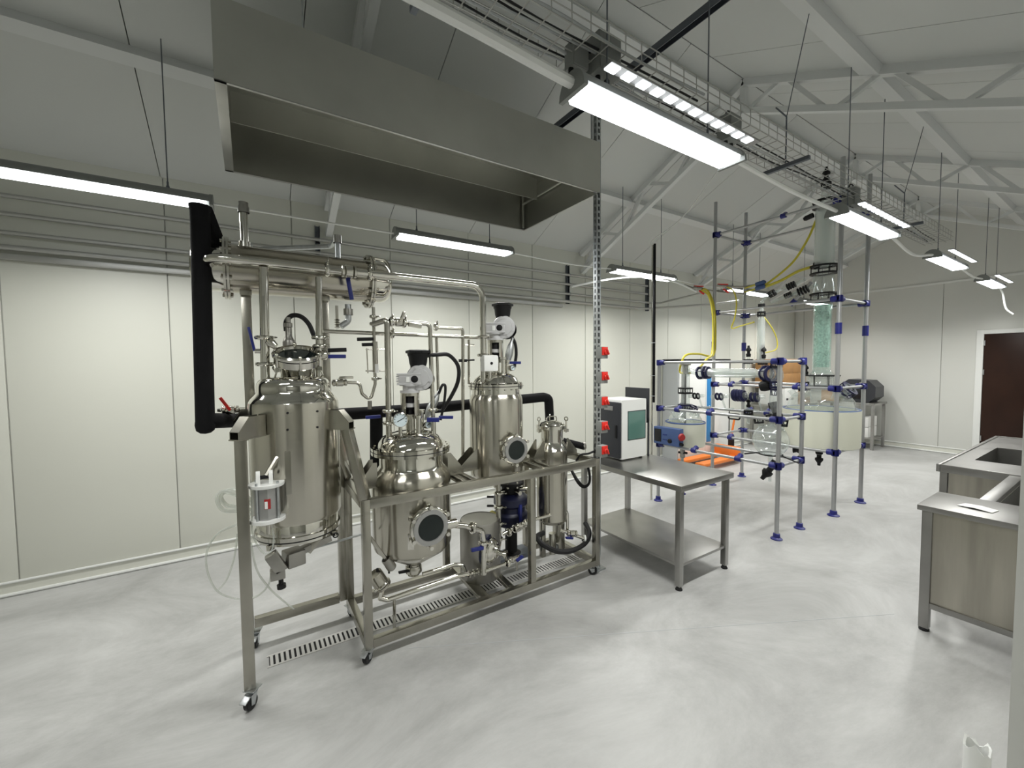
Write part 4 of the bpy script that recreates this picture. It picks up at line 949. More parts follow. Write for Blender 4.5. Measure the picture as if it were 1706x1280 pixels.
B().lathe([(.018, 0), (.018, .05), (.03, .052), (.03, .066), (.018, .07)], hc+V((.04, .03, -.01)), (.75, .62, -.05), 16).obj('inlet', 'polish', t)
t = pipe('discharge_pipe', [AX(738, 873, -2.40), AX(776, 877, -2.44), AX(803, 885, -2.46), AX(806, 905, -2.46), AX(806, 957, -2.46)], .020, 'bright stainless pipe from the squat reactor porthole bending down to the pump', .04, 'polish', 14)
triclamp(AX(787, 880, -2.445), (0, 1, -.02), .034, t); triclamp(AX(805, 905, -2.46), (0, 0, 1), .028, t)
handle(AX(785, 917, -2.44), AX(805, 913, -2.44), 'bluehandle', t, w=.022, h=.022)
B().lathe([(.030, -.05), (.030, .05)], AX(748, 874, -2.41), (0, 1, 0), 16).obj('spool', 'polish', t)
t = pipe('sample_pipe', [AX(808, 952, -2.44), AX(838, 941, -2.44), AX(862, 929, -2.46)], .013, 'short stainless pipe with tap low by the middle skid post', 0, 'polish')
triclamp(AX(846, 938, -2.44), (0, 1, 0), .024, t); valve(AX(856, 932, -2.45), (0, 1, 0), .016, t, 'bluehandle', (0, .6, .2), .06)
B().cyl(AX(861, 935, -2.45), AX(861, 950, -2.45), .008, n=8).obj('spout', 'steel', t)
t = pipe('outlet_pipe', [AX(830, 806, -2.66), AX(831, 905, -2.63), AX(828, 918, -2.56)], .021, 'stainless outlet pipe falling from the tall reactor to the pump', .03)
for py in (822, 845, 872, 898): triclamp(AX(830.5, py, -2.64), (0, 0, 1), .029, t)
for py in (828, 843): handle(AX(822, py, -2.6), AX(812, py, -2.58), 'rubber', t, w=.012)
# blue diaphragm pump
bc = V((-2.80, 1.76, 0))
t = thing('diaphragm_pump', 'dark blue pump with black top under the tall reactor', 'pump', (bc.x, bc.y, .127))
B().lathe([(.105, .40), (.135, .42), (.14, .44), (.14, .50), (.12, .52), (.12, .56), (.14, .58), (.14, .63), (.10, .66), (0, .66)], (bc.x, bc.y, 0), n=28).obj('body', 'bluepump', t)
B().lathe([(.09, .14), (.09, .16), (.05, .18), (.05, .38), (.09, .40), (0, .40)], (bc.x, bc.y, 0), n=20).obj('pedestal', 'black', t)
B().lathe([(0, .66), (.07, .66), (.075, .68), (.075, .73), (.11, .735), (.11, .755), (.07, .76), (.05, .775), (0, .775)], (bc.x, bc.y, 0), n=24).obj('cap', 'black', t)
b = B()
for k in range(8): a = 2*PI*k/8; b.cyl((bc.x+.1*math.cos(a), bc.y+.1*math.sin(a), .72), (bc.x+.1*math.cos(a), bc.y+.1*math.sin(a), .77), .008, n=6)
b.obj('bolts', 'steel', t)
for d in ((1, .0), (.2, -1), (.5, 1)): B().cyl((bc.x, bc.y, .69), (bc.x+.14*d[0], bc.y+.14*d[1], .69), .018, n=10).obj('port', 'steel', t)
B().box((bc.x-.08, bc.y-.16, .127), (bc.x+.08, bc.y+.16, .165)).obj('base_plate', 'strutdark', t)
B().box((bc.x+.12, bc.y-.012, .44), (bc.x+.15, bc.y+.012, .60), .005).obj('lever', 'bluehandle', t)
B().obox((bc.x+.02, bc.y-.19, .50), (.10, .09, .06), Matrix.Rotation(.3, 3, 'X'), .01).obj('warning_panel', 'yellow', t)
t = pipe('transfer_pipe', [AX(838, 890, -2.62), AX(880, 868, -2.60), AX(943, 852, -2.56), AX(945, 856, -2.56), AX(945, 884, -2.56)], .014, 'slim stainless pipe with clamps crossing to the filter canister', .015, 'polish')
for px, py in ((848, 887), (858, 881), (866, 877), (874, 872)): triclamp(AX(px, py, -2.605), (0, 1, .0), .026, t)
valve(AX(866, 876, -2.60), (0, 1, .15), .018, t, 'steel', (0, .2, -1), .06)
t = pipe('filter_drain', [AX(935, 884, -2.55), AX(975, 898, -2.46)], .014, 'small valve outlet at the foot of the filter canister', 0, 'polish')
valve(AX(953, 889, -2.51), (0.35, 1, -.1), .018, t, 'bluehandle', (0, -.9, .25), .07)
B().lathe([(.010, 0), (.026, 0), (.026, .012), (.010, .012)], AX(973, 897, -2.463), (.5, 1, -.1), 16).obj('end_ferrule', 'white', t)

# ------------------------------------------------------------------ work table and instrument
TX0, TX1, TY0, TY1, TZ = -2.96, -1.835, 2.62, 3.31, .803
wt = thing('work_table', 'stainless work table with lower shelf beside the skid', 'table', ((TX0+TX1)/2, (TY0+TY1)/2, 0))
B().box((TX0, TY0, TZ-.045), (TX1, TY1, TZ), .004).obj('top', 'benchsteel', wt)
B().box((TX0+.03, TY0+.03, .178), (TX1-.03, TY1-.03, .20), .003).obj('shelf', 'benchsteel', wt)
for x in (TX0+.045, TX1-.045):
    for y in (TY0+.045, TY1-.045):
        lg = B().box((x-.022, y-.022, .03), (x+.022, y+.022, TZ-.045), .003).obj('leg', 'benchsteel', wt)
        B().lathe([(.012, .012), (.012, .035), (.022, .011), (.026, .006), (.026, 0), (0, 0)], (x, y, 0), n=14).obj('foot', 'rubber', lg)
IX0, IX1, IY0, IY1 = -2.94, -2.62, 2.825, 3.19; IZ0, IZ1 = TZ+.012, 1.366
it = thing('lab_instrument', 'white and charcoal box instrument with green side window on the table', 'instrument', ((IX0+IX1)/2, (IY0+IY1)/2, TZ))
B().box((IX0, IY0+.03, IZ0), (IX1, IY1, IZ1), .008).obj('case', 'white', it)
fr = B().box((IX0, IY0, IZ0+.01), (IX1-.004, IY0+.032, IZ1-.02), .012).obj('front_door', 'charcoal', it)
B().box((IX0+.13, IY0-.006, IZ1-.10), (IX0+.24, IY0+.002, IZ1-.06), .002).obj('name_plate', 'castalu', fr)
B().box((IX1-.05, IY0-.012, IZ0+.20), (IX1-.03, IY0+.002, IZ0+.32), .004).obj('door_pull', 'black', fr)
a, b_ = AX(1046.5, 686.5, IX1), AX(1074.5, 729, IX1)
wn_ = B().box((IX1-.002, a.y, b_.z), (IX1+.003, b_.y, a.z), .002).obj('window', 'greenglass', it)
B().box((IX1+.0005, a.y-.006, b_.z-.006), (IX1+.0025, b_.y+.006, a.z+.006)).obj('window_seal', 'rubber', wn_)
for x in (IX0+.04, IX1-.04):
    for y in (IY0+.05, IY1-.04): B().lathe([(.018, 0), (.018, .014)], (x, y, TZ), n=12).obj('foot', 'rubber', it)
a, b_, c = AY(1042.5, 645, 3.24), AY(1081.5, 662, 3.24), AY(1081.5, 728, 3.24)
mo = thing('dark_board', 'dark upright board standing behind the white instrument', 'board', ((a.x+b_.x)/2, 3.24, TZ))
B().box((a.x, 3.232, b_.z-.25), (b_.x, 3.248, a.z), .003).obj('panel', 'charcoal', mo)
B().box((b_.x-.014, 3.232, TZ), (b_.x, 3.248, b_.z-.2), .002).obj('stile', 'charcoal', mo)
B().box((a.x, 3.232, TZ), (a.x+.014, 3.248, b_.z-.2), .002).obj('stile', 'charcoal', mo)

# ------------------------------------------------------------------ pole racks for the glass reactors
def clampj(c, d1, d2, r, par, s=1):
    """blue plastic cross joint: two sleeves"""
    c = V(c); d1 = V(d1).normalized(); d2 = V(d2).normalized()
    b = B().lathe([(r*1.1, -.035*s), (r*1.55, -.035*s), (r*1.65, -.02*s), (r*1.65, .02*s), (r*1.55, .035*s), (r*1.1, .035*s)], c, d1, 14)
    e = c+d2*(.045*s)
    b.lathe([(r*1.1, -.045*s), (r*1.5, -.04*s), (r*1.55, .02*s), (r*1.4, .03*s), (r*1.05, .03*s)], e, d2, 14)
    return b.obj('clamp', 'bluecl', par)
def rack(name, label, xs, ys, H, levels, rp, rr, extra=None):
    t = thing(name, label, 'rack', ((xs[0]+xs[1])/2, (ys[0]+ys[1])/2, 0))
    for x in xs:
        for y in ys:
            po = B().cyl((x, y, .03), (x, y, H), rp, n=14).obj('pole', 'alu', t)
            B().lathe([(0, 0), (rp*2.6, 0), (rp*2.6, .008), (rp*1.6, .02), (rp*1.5, .055), (rp*1.05, .06)], (x, y, 0), n=18).obj('foot', 'bluecl', po)
    for z, sides in levels:
        for sd_ in sides:
            if sd_ in 'fb':
                y = ys[0] if sd_ == 'f' else ys[1]
                B().cyl((xs[0], y, z), (xs[1], y, z), rr, n=12).obj('rail', 'alu', t)
                clampj((xs[0], y, z), (0, 0, 1), (1, 0, 0), rp, t); clampj((xs[1], y, z), (0, 0, 1), (-1, 0, 0), rp, t)
            else:
                x = xs[0] if sd_ == 'l' else xs[1]
                B().cyl((x, ys[0], z+.0), (x, ys[1], z), rr, n=12).obj('rail', 'alu', t)
                clampj((x, ys[0], z), (0, 0, 1), (0, 1, 0), rp, t); clampj((x, ys[1], z), (0, 0, 1), (0, -1, 0), rp, t)
    return t
ra = rack('pole_rack', 'low grey pole rack with blue joints holding the small glass reactor', (-3.28, -1.92), (4.22, 4.69), 1.73,
          ((1.708, 'fr'), (1.152, 'fblr'), (.709, 'fblr')), .0195, .0155)
rb = rack('pole_rack', 'tall grey pole rack with blue joints holding the big glass reactor', (-3.295, -1.878), (5.39, 6.15), 3.868,
          ((3.43, 'fblr'), (2.38, 'fblr'), (1.405, 'fblr'), (.70, 'fblr')), .022, .0165)
for x, y, z in ((-3.295, 5.39, 1.93), (-3.295, 6.15, 1.93), (-1.878, 5.39, 2.06), (-1.878, 6.15, 2.06)):
    B().lathe([(.023, -.06), (.031, -.06), (.031, .06), (.023, .06)], (x, y, z), n=14).obj('sleeve', 'bluecl', rb)
# extra blue clamps along the rails
for x, y, z, tt in ((-3.02, 4.22, 1.152, ra), (-2.62, 4.22, 1.152, ra), (-2.45, 4.69, 1.152, ra), (-2.80, 4.22, .709, ra), (-2.30, 4.22, .709, ra), (-2.25, 4.69, 1.152, ra), (-3.05, 5.39, 1.405, rb), (-2.55, 5.39, 1.405, rb), (-2.28, 5.39, 1.405, rb), (-3.05, 5.39, .70, rb), (-2.2, 5.39, 1.405, rb), (-2.45, 5.39, 3.43, rb)):
    clampj((x, y, z), (1, 0, 0), (0, .8, .5), .018, tt, .8)

# ------------------------------------------------------------------ glass helpers
def flange_clamp(c, ax, R, parent, h=.05, mt='black', nb=6):
    """a pair of dark rings tied by bolts round a glass joint"""
    c = V(c); d = V(ax).normalized(); a = d.orthogonal().normalized(); q = d.cross(a)
    mt = 'navy' if mt == 'bluecl' else mt
    o = B().lathe([(R*.66, -h/2-.009), (R, -h/2-.009), (R, -h/2+.007), (R*.66, -h/2+.007), (R*.66, -h/2-.009)], c, d, 24).obj('joint_clamp', mt, parent)
    B().lathe([(R*.66, h/2-.007), (R, h/2-.007), (R, h/2+.009), (R*.66, h/2+.009), (R*.66, h/2-.007)], c, d, 24).obj('clamp_ring', mt, o)
    for k in range(nb):
        t_ = 2*PI*k/nb; p = c+(a*math.cos(t_)+q*math.sin(t_))*R*.95
        B().cyl(p-d*(h/2+.01), p+d*(h/2+.01), .005, n=6).obj('tie_bolt', mt, o)
    return o
def stopcock(c, parent, s=1, ax=(0, 0, 1), mt='black'):
    c = V(c); d = V(ax).normalized()
    o = B().lathe([(.006*s, -.05*s), (.022*s, -.05*s), (.024*s, -.02*s), (.015*s, -.012*s), (.015*s, .01*s), (.026*s, .014*s), (.026*s, .03*s), (.012*s, .05*s), (.010*s, .07*s), (0, .07*s)], c, d, 16).obj('stopcock', mt, parent)
    return o
def glass_tube(prof, c, parent, name, mt='glass', ax=(0, 0, 1), n=24): return B().lathe(prof, c, ax, n).obj(name, mt, parent)

# ------------------------------------------------------------------ small glass reactor
S = V((-3.08, 4.455, 0))
sr = thing('small_glass_reactor', 'small glass reactor head on a cream heating bath behind the blue control box', 'reactor', (S.x, S.y, .70))
zt = .985
B().lathe([(0, .70), (.215, .70), (.228, .712), (.228, zt), (.205, zt), (.205, .85), (0, .85)], (S.x, S.y, 0), n=40).obj('heating_bath', 'offwhite', sr)
B().ring((S.x, S.y, zt), (0, 0, 1), .222, .010, 40).obj('bath_rim', 'bluebox', sr)
glass_tube([(.18, .88), (.19, .95), (.185, 1.03), (.15, 1.09), (.09, 1.12), (.06, 1.14)], (S.x, S.y, 0), sr, 'flask')
flange_clamp((S.x, S.y, 1.165), (0, 0, 1), .085, sr, .05, 'bluecl')
flange_clamp((S.x+.10, S.y+.02, 1.15), (.45, 0, .9), .045, sr, .05, 'bluecl')
glass_tube([(.052, 1.14), (.048, 1.36), (.05, 1.37), (.048, 1.38), (.048, 1.60), (.04, 1.70)], (S.x, S.y, 0), sr, 'column')
flange_clamp((S.x, S.y, 1.365), (0, 0, 1), .085, sr, .055, 'black')
B().cyl((S.x, S.y, .9), (S.x, S.y, 1.66), .011, n=10).obj('stirrer_shaft', 'rubber', sr)
B().lathe([(.03, 1.57), (.03, 1.67), (.06, 1.675), (.06, 1.69), (0, 1.69)], (S.x, S.y, 0), n=18).obj('stirrer_chuck', 'hvac', sr)
for k, a in enumerate((.3, 1.6, 2.8, 4.0, 5.2)):
    d = V((math.cos(a), math.sin(a), 0)); B().lathe([(.026, 0), (.026, .05), (.03, .055), (.03, .07)], V((S.x, S.y, 1.05))+d*.13, d*.35+V((0, 0, 1)), 14).obj('flask_neck', 'glass', sr)
B().sphere((S.x+.05, S.y-.12, 1.02), .03, 12, 8).obj('bath_float', 'white', sr)
cb = thing('control_box', 'blue control box with black display and red stop button by the small bath', 'controller', (-3.08, 4.14, .74))
c0, c1 = AY(1089, 713, 4.12), AY(1131, 745, 4.12)
cx0, cx1, cz0, cz1 = c0.x, c1.x, .735, AY(1110, 713, 4.12).z
B().box((cx0, 4.12, cz0), (cx1, 4.205, cz1), .006).obj('case', 'bluebox', cb)
B().box((cx0+.015, 4.114, cz0+.03), (cx0+.015+(cx1-cx0)*.27, 4.121, cz1-.025), .002).obj('display', 'screen', cb)
B().lathe([(.026, 0), (.026, .012), (.018, .02), (0, .02)], (cx0+(cx1-cx0)*.66, 4.12, cz0+.055), (0, -1, 0), 18).obj('knob', 'black', cb)
for i in range(3):
    for j in range(2): B().cyl((cx0+(cx1-cx0)*(.40+.06*i), 4.121, cz0+.06+j*.06), (cx0+(cx1-cx0)*(.40+.06*i), 4.115, cz0+.06+j*.06), .006, n=8).obj('button', 'bluecl', cb)
B().lathe([(0, .03), (.035, .03), (.045, .01), (.04, 0), (.025, -.01)], (cx1+.012, 4.14, (cz0+cz1)/2+.015), (1, -.3, 0), 20).obj('stop_button', 'darkred', cb)
B().cyl((cx1-.002, 4.15, cz0+.03), (cx1+.03, 4.14, cz0+.03), .02, n=12).obj('socket', 'black', cb)
sc = thing('bath_drain_valve', 'dark drain valve hanging below the small cream bath', 'valve', (-2.90, 4.3, .60))
p = AY(1137, 755, 4.32)
B().lathe([(.018, -.06), (.03, -.05), (.03, -.02), (.02, 0), (.03, .02), (.03, .05), (.014, .06), (.014, .115)], p, n=14).obj('body', 'hvac', sc)
B().cyl(p+V((-.05, 0, .0)), p+V((.06, 0, .01)), .014, n=8).obj('handle', 'rubber', sc)
# horizontal glass condenser and receiver train
GC = thing('glass_condenser', 'horizontal clear glass condenser between two bolted blue-black joints', 'condenser', (-2.6, 4.455, 1.50))
ca = AY(1150, 622, 4.455); cb_ = AY(1268, 621, 4.455); zc = 1.585
glass_tube([(.03, 0), (.048, .01), (.05, .06), (.05, .62), (.04, .66), (.055, .69), (.055, .78)], (-2.90, 4.455, zc), GC, 'jacket', 'glassmilk', (1, 0, 0))
glass_tube([(.022, 0), (.022, .7)], (-2.90, 4.455, zc), GC, 'inner_tube', 'glassmilk', (1, 0, 0), 14)
flange_clamp((-2.86, 4.455, zc), (1, 0, .1), .075, GC, .07, 'bluecl'); flange_clamp((-2.80, 4.455, zc), (1, 0, .1), .07, GC, .03, 'bluecl')
flange_clamp((-2.13, 4.455, zc), (1, -.5, 0), .085, GC, .07, 'bluecl')
B().tube(smooth([(S.x+.01, S.y, 1.55), (S.x+.05, S.y, 1.60), (-2.93, 4.455, zc)]), .03, 14, cap=False).obj('vapour_bend', 'glass', GC)
RT = V((-2.06, 4.455, 0))
rt = thing('receiver_train', 'upright glass receiver train with black stopcock at the end of the condenser', 'glassware', (RT.x, RT.y, 1.15))
glass_tube([(.03, 1.70), (.035, 1.66), (.06, 1.60), (.065, 1.55), (.05, 1.50), (.035, 1.46), (.035, 1.42), (.055, 1.38), (.06, 1.28), (.05, 1.22), (.02, 1.17)], (RT.x, RT.y, 0), rt, 'body', 'glass')
for z, R_ in ((1.68, .055), (1.475, .055), (1.40, .05)): flange_clamp((RT.x, RT.y, z), (0, 0, 1), R_, rt, .05, 'black' if z > 1.5 else 'bluecl')
stopcock((RT.x, RT.y, 1.20), rt, 2.0, (.3, 0, -1))
B().lathe([(0, -.05), (.045, -.05), (.055, -.02), (.055, .03), (.03, .05), (0, .05)], (RT.x-.10, RT.y, 1.46), (1, .2, .3), 16).obj('black_tap', 'black', rt)
RF = V((-2.10, 4.455, 0))
rf = thing('receiver_flask', 'round clear glass receiving flask on a ring in the low rack', 'flask', (RF.x, RF.y, .73))
B().sphere((RF.x, RF.y, .905), .165, 28, 16).obj('bulb', 'glass', rf)
for dx, dz, R_ in ((0, .20, .05), (-.12, .165, .045), (.11, .165, .045)):
    nk = glass_tube([(.034, 0), (.030, .05), (.030, .075)], (RF.x+dx*.75, RF.y, .905+dz*.72), rf, 'neck', 'glass', (dx*2.2, 0, 1), 16)
    flange_clamp((RF.x+dx, RF.y, .905+dz+.03), (dx*1.2, 0, 1), R_, rf, .05, 'black')
B().ring((RF.x, RF.y, .765), (0, 0, 1), .105, .007, 32).obj('support_ring', 'rubber', rf)
for s in (-1, 1): B().tube([(RF.x+s*.10, RF.y, .765), (RF.x+s*.26, RF.y, .72)], .007, 8).obj('ring_arm', 'rubber', rf)
glass_tube([(.022, .76), (.020, .62), (.014, .60), (.014, .48)], (RF.x, RF.y, 0), rf, 'outlet', 'glass', n=14)
stopcock((RF.x, RF.y, .61), rf, 1.9, (-.5, -.3, -.9))
for i, (px, py, yy, s, lb) in enumerate(((1160, 660, 4.5, .9, 'small dark glass joint floating left of the blue strip on its arm'), (1198, 661, 4.5, 1.0, 'dark clamp with blue tie left of the middle glassware'), (1231, 659, 4.4, 1.5, 'large dark blue multi-ring joint in the middle of the low rack'), (1257, 662, 4.45, 1.2, 'dark joint just left of the upright receiver train'))):
    p = AY(px, py, yy); t = thing('joint_clamp_set', lb, 'clamp', p)
    for j in (-1, 1) if s < 1.3 else (-2, -.7, .7, 2): B().ring(p+V((j*.022, 0, 0)), (1, 0, .15), .033*s, .012*s, 18, 8).obj('ring', 'navy' if i else 'black', t)
    B().lathe([(.02*s, -.10), (.024*s, 0), (.02*s, .10)], p, (1, 0, .1), 14).obj('tube', 'glass', t)
    B().tube([p+V((.03, 0, .0)), p+V((.06, .03, -.14)), V((p.x+.06, 4.69, 1.17))], .010, 10).obj('stem', 'glass', t)
for px, py, sc_, lb in ((1247, 587, 1.0, 'black stopcock above the low rack, left of the slim condenser'), (1271, 588, 1.2, 'black stopcock at the foot of the slim upright condenser'), (1247, 672, .9, 'small black stopcock above the middle rail of the low rack')):
    p = AY(px, py, 4.5); t = thing('glass_stopcock', lb, 'stopcock', p)
    stopcock(p, t, sc_)
    B().cyl(p-V((0, 0, .04)), p-V((0, 0, .22)), .016, n=12).obj('stem', 'glass', t)
    flange_clamp(p-V((0, 0, .10)), (0, 0, 1), .045, t, .03, 'black')
# slim upright condenser with yellow hose
p0, p1 = AY(1267, 603, 4.5), AY(1267, 530, 4.5)
t = thing('slim_condenser', 'slim upright glass condenser standing above the low rack', 'condenser', (p0.x, 4.5, p0.z))
glass_tube([(.028, 0), (.036, .02), (.036, p1.z-p0.z-.02), (.028, p1.z-p0.z), (.02, p1.z-p0.z+.10)], (p0.x, 4.5, p0.z), t, 'jacket', 'glassmilk')
glass_tube([(.013, 0), (.013, p1.z-p0.z)], (p0.x, 4.5, p0.z), t, 'inner_tube', 'glassmilk', n=12)
B().tube([(p0.x, 4.5, p1.z+.08), (p0.x, 4.5, p1.z+.17), (p0.x+.09, 4.5, p1.z+.24), (p0.x+.18, 4.5, p1.z+.26)], .014, 10, .04).obj('outlet_bend', 'glass', t)
flange_clamp((p0.x, 4.5, p1.z+.04), (0, 0, 1), .038, t, .03, 'black'); flange_clamp((p0.x, 4.5, p1.z+.13), (0, 0, 1), .03, t, .01, 'black'); flange_clamp((p0.x+.10, 4.5, p1.z+.235), (1, 0, .4), .03, t, .04, 'black')

# ------------------------------------------------------------------ big glass reactor
G = V((-2.17, 5.77, 0))
br = thing('large_glass_reactor', 'big round cream heating bath with glass dome in the tall rack', 'reactor', (G.x, G.y, .665))
zt = 1.135
B().lathe([(0, .70), (.365, .70), (.385, .715), (.385, zt), (.355, zt), (.355, .95), (0, .95)], (G.x, G.y, 0), n=56).obj('heating_bath', 'offwhite', br)
B().ring((G.x, G.y, zt), (0, 0, 1), .372, .011, 56).obj('bath_rim', 'bluebox', br)
glass_tube([(.33, 1.0), (.335, 1.15), (.32, 1.24), (.27, 1.31), (.19, 1.35), (.13, 1.37)], (G.x, G.y, 0), br, 'dome', 'glass', n=40)
flange_clamp((G.x, G.y, 1.47), (0, 0, 1), .185, br, .13, 'black', 8)
glass_tube([(.13, 1.37), (.12, 1.56), (.09, 1.60)], (G.x, G.y, 0), br, 'dome_neck', 'glass')
flange_clamp((G.x-.16, G.y-.05, 1.40), (-.1, 0, 1), .06, br, .09, 'black')
flange_clamp((G.x+.25, G.y+.02, 1.37), (.75, 0, .66), .095, br, .07, 'bluecl')
glass_tube([(.06, -.12), (.06, .06)], (G.x+.25, G.y+.02, 1.37), br, 'side_neck', 'glass', (.75, 0, .66), 18)
for a in (2.5, 3.6, 4.6, 5.6):
    d = V((math.cos(a), math.sin(a), 0)); glass_tube([(.035, 0), (.035, .08), (.042, .085), (.042, .10)], V((G.x, G.y, 1.27))+d*.25, br, 'dome_port', 'glass', d*.5+V((0, 0, 1)), 14)
stopcock((G.x-.13, G.y-.08, 1.60), br, 1.1)
B().cyl((G.x, G.y, .70), (G.x, G.y, .58), .03, n=12).obj('outlet', 'glassmilk', br)
B().lathe([(.06, -.006), (.06, .006), (0, .006)], (G.x, G.y, .66), n=18).obj('outlet_flange', 'black', br)
stopcock((G.x, G.y, .56), br, 1.6, (0, 0, -1))
B().lathe([(.03, -.04), (.05, -.035), (.035, 0), (.05, .035), (.03, .04)], (G.x-.20, G.y-.1, .62), (1, .2, 0), 14).obj('side_tap', 'black', br)
# packed column and upper condenser
gl = thing('packed_column', 'clear glass column packed with pale green rings, in the tall rack', 'column', (G.x, G.y, 1.57))
zp0, zp1 = AD(1369, 612, G).z, AD(1369, 509, G).z
B().lathe([(.072, zp0), (.074, zp0+.01), (.074, zp1-.01), (.072, zp1), (0, zp1)], (G.x, G.y, 0), n=28).obj('packing', 'packing', gl)
rnd = random.Random(3); b = B()
for k in range(240):
    a = rnd.uniform(0, 2*PI); z = rnd.uniform(zp0+.02, zp1-.02); d = V((math.cos(a), math.sin(a), 0)); c = V((G.x, G.y, z))+d*.072
    b.ring(c, (rnd.uniform(-1, 1), rnd.uniform(-1, 1), rnd.uniform(-1, 1)), .010, .004, 6, 4)
o = b.obj('packing_rings', 'packing', gl); o['kind'] = 'stuff'
glass_tube([(.09, 1.56), (.09, zp1+.05), (.10, zp1+.07)], (G.x, G.y, 0), gl, 'shell', 'glassgreen', n=32)
zc0, zc1 = AD(1373, 437, G).z, AD(1373, 362, G).z
uc = thing('upper_condenser', 'tall milky glass condenser above the packed column', 'condenser', (G.x, G.y, zp1+.08))
flange_clamp((G.x, G.y, zp1+.09), (0, 0, 1), .135, uc, .085, 'black', 8)
glass_tube([(.10, zp1+.08), (.105, zp1+.20), (.10, zc0-.10)], (G.x, G.y, 0), uc, 'head', 'glass')
flange_clamp((G.x, G.y, zc0-.09), (0, 0, 1), .14, uc, .085, 'black', 8)
glass_tube([(.10, zc0-.06), (.10, zc0+.02), (.098, zc1+.10), (.08, zc1+.14)], (G.x, G.y, 0), uc, 'jacket', 'glassmilk', n=32)
glass_tube([(.045, zc0-.06), (.045, zc1+.1)], (G.x, G.y, 0), uc, 'inner_coil', 'glassmilk')
flange_clamp((G.x, G.y, zc1+.15), (0, 0, 1), .13, uc, .06, 'black', 8)
glass_tube([(.08, zc1+.15), (.05, zc1+.22), (.03, zc1+.36)], (G.x, G.y, 0), uc, 'top_neck', 'glass')
flange_clamp((G.x, G.y, zc1+.36), (0, 0, 1), .052, uc, .05, 'black')
stopcock((G.x, G.y, zc1+.47), uc, 1.5)
p = AD(1362, 442, G); B().lathe([(.02, -.04), (.045, -.03), (.03, .03), (.01, .05)], p, (1, 0, .1), 14).obj('hose_port', 'black', uc)
p = AD(1347, 362, G); B().lathe([(.02, -.05), (.03, -.03), (.03, .05)], p, (1, 0, .2), 12).obj('hose_port', 'black', uc)
for px, py, s in ((1338, 484, 1.3), (1318, 476, 1.1), (1313, 492, .9)):
    p = AY(px, py, 5.77); t = thing('glass_joint', {1338: 'ribbed black joint on the arm left of the column head', 1318: 'black tap on the slanting arm left of the column head', 1313: 'small square black joint below the tap left of the column'}[px], 'joint', p)
    b = B(); 
    for j in range(4): b.lathe([(.02*s, -.008), (.04*s, -.005), (.04*s, .005), (.02*s, .008)], p+V((1, .1, .35)).normalized()*(j-1.5)*.024*s, (1, .1, .35), 14)
    b.obj('rings', 'black', t)
    B().lathe([(.018, -.20), (.022, 0), (.018, .16)], p, (1, .1, .35), 12).obj('arm', 'glass', t)
t = thing('slanting_arm', 'grey slanting pipe arm left of the column head', 'pipe', AY(1320, 505, 5.77)); B().tube([AY(1318, 507, 5.77), AY(1352, 470, 5.77)], .02, 10).obj('arm', 'alu', t)
B().lathe([(.022, -.03), (.03, -.03), (.03, .05), (.022, .05)], AY(1320, 505, 5.77), (1, 0, 1), 12).obj('end_sleeve', 'bluecl', t)

# yellow hoses
def hose(pts, label, r=.012): return cable('yellow_hose', pts, r, 'yellow', label, 'hose')
hose([AD(1360, 366, G), AD(1345, 400, G), AD(1320, 438, G), AD(1282, 470, G), AD(1272, 474, G)], 'yellow hose from the top of the upper condenser', .013)
hose([AD(1355, 444, G), AD(1330, 452, G), AD(1300, 468, G), AD(1272, 479, G)], 'yellow hose from the lower port of the upper condenser', .017)
YP = 5.30
hose([AY(1168, 483, YP), AY(1180, 492, YP), AY(1187, 520, YP), AY(1188, 560, YP), AY(1186, 590, YP-.3), AY(1178, 598, 4.6), AY(1166, 612, 4.46)], 'yellow hose hanging from the red valve to the glass condenser joint', .013)
hose([AY(1164, 480, YP+.05), AY(1180, 486, YP+.05), AY(1190, 515, YP+.05), AY(1192, 560, YP+.05), AY(1188, 592, YP-.2), AY(1165, 590, 4.8), AY(1145, 591, 4.6), AY(1137, 600, 4.5), AY(1133, 620, 4.5), AY(1150, 622, 4.48)], 'yellow hose hanging from the red valve and curling over the low rack', .013)
hose([AY(1208, 477, YP), AY(1222, 485, YP), AY(1227, 505, YP), AY(1224, 530, YP), AY(1219, 547, YP), AY(1235, 543, 5.0), AY(1256, 537, 4.5)], 'yellow hose kinked sharply beside the slim condenser', .009)
hose([AY(1268, 522, 4.5), AY(1285, 545, 4.55), AY(1294, 565, 4.6), AY(1293, 582, 4.6), AY(1275, 588, 4.52)], 'pale thin yellow hose bowing right of the slim condenser', .006)
for px, py, lb in ((1163, 480, 'red shut-off valve feeding the pair of hanging yellow hoses'), (1203, 477, 'red shut-off valve feeding the kinked yellow hose')):
    p = AY(px, py, YP); t = thing('hose_valve', lb, 'valve', p)
    B().lathe([(.012, -.07), (.02, -.06), (.02, -.02), (.014, 0), (.022, .02), (.022, .06), (.012, .07)], p, (1, 0, -.3), 12).obj('body', 'hvac', t)
    B().beam(p+V((-.06, 0, .035)), p+V((.08, 0, .01)), .02, .014, bev=.004).obj('handle', 'red', t)
    B().beam(p+V((.02, 0, -.04)), p+V((.10, -.02, -.10)), .02, .02, bev=.004).obj('handle', 'red', t)
t = thing('water_manifold', 'dark pipe manifold behind the hose valves at the tall rack', 'pipe', AY(1180, 487, 5.45))
B().tube([AY(1140, 475, 5.5), AY(1160, 482, 5.45), AY(1240, 490, 5.45)], .014, 8).obj('run', 'hvac', t); B().tube([AY(1200, 478, 5.45), AY(1240, 478, 5.45), AY(1262, 474, 5.6)], .012, 8).obj('run', 'hvac', t)
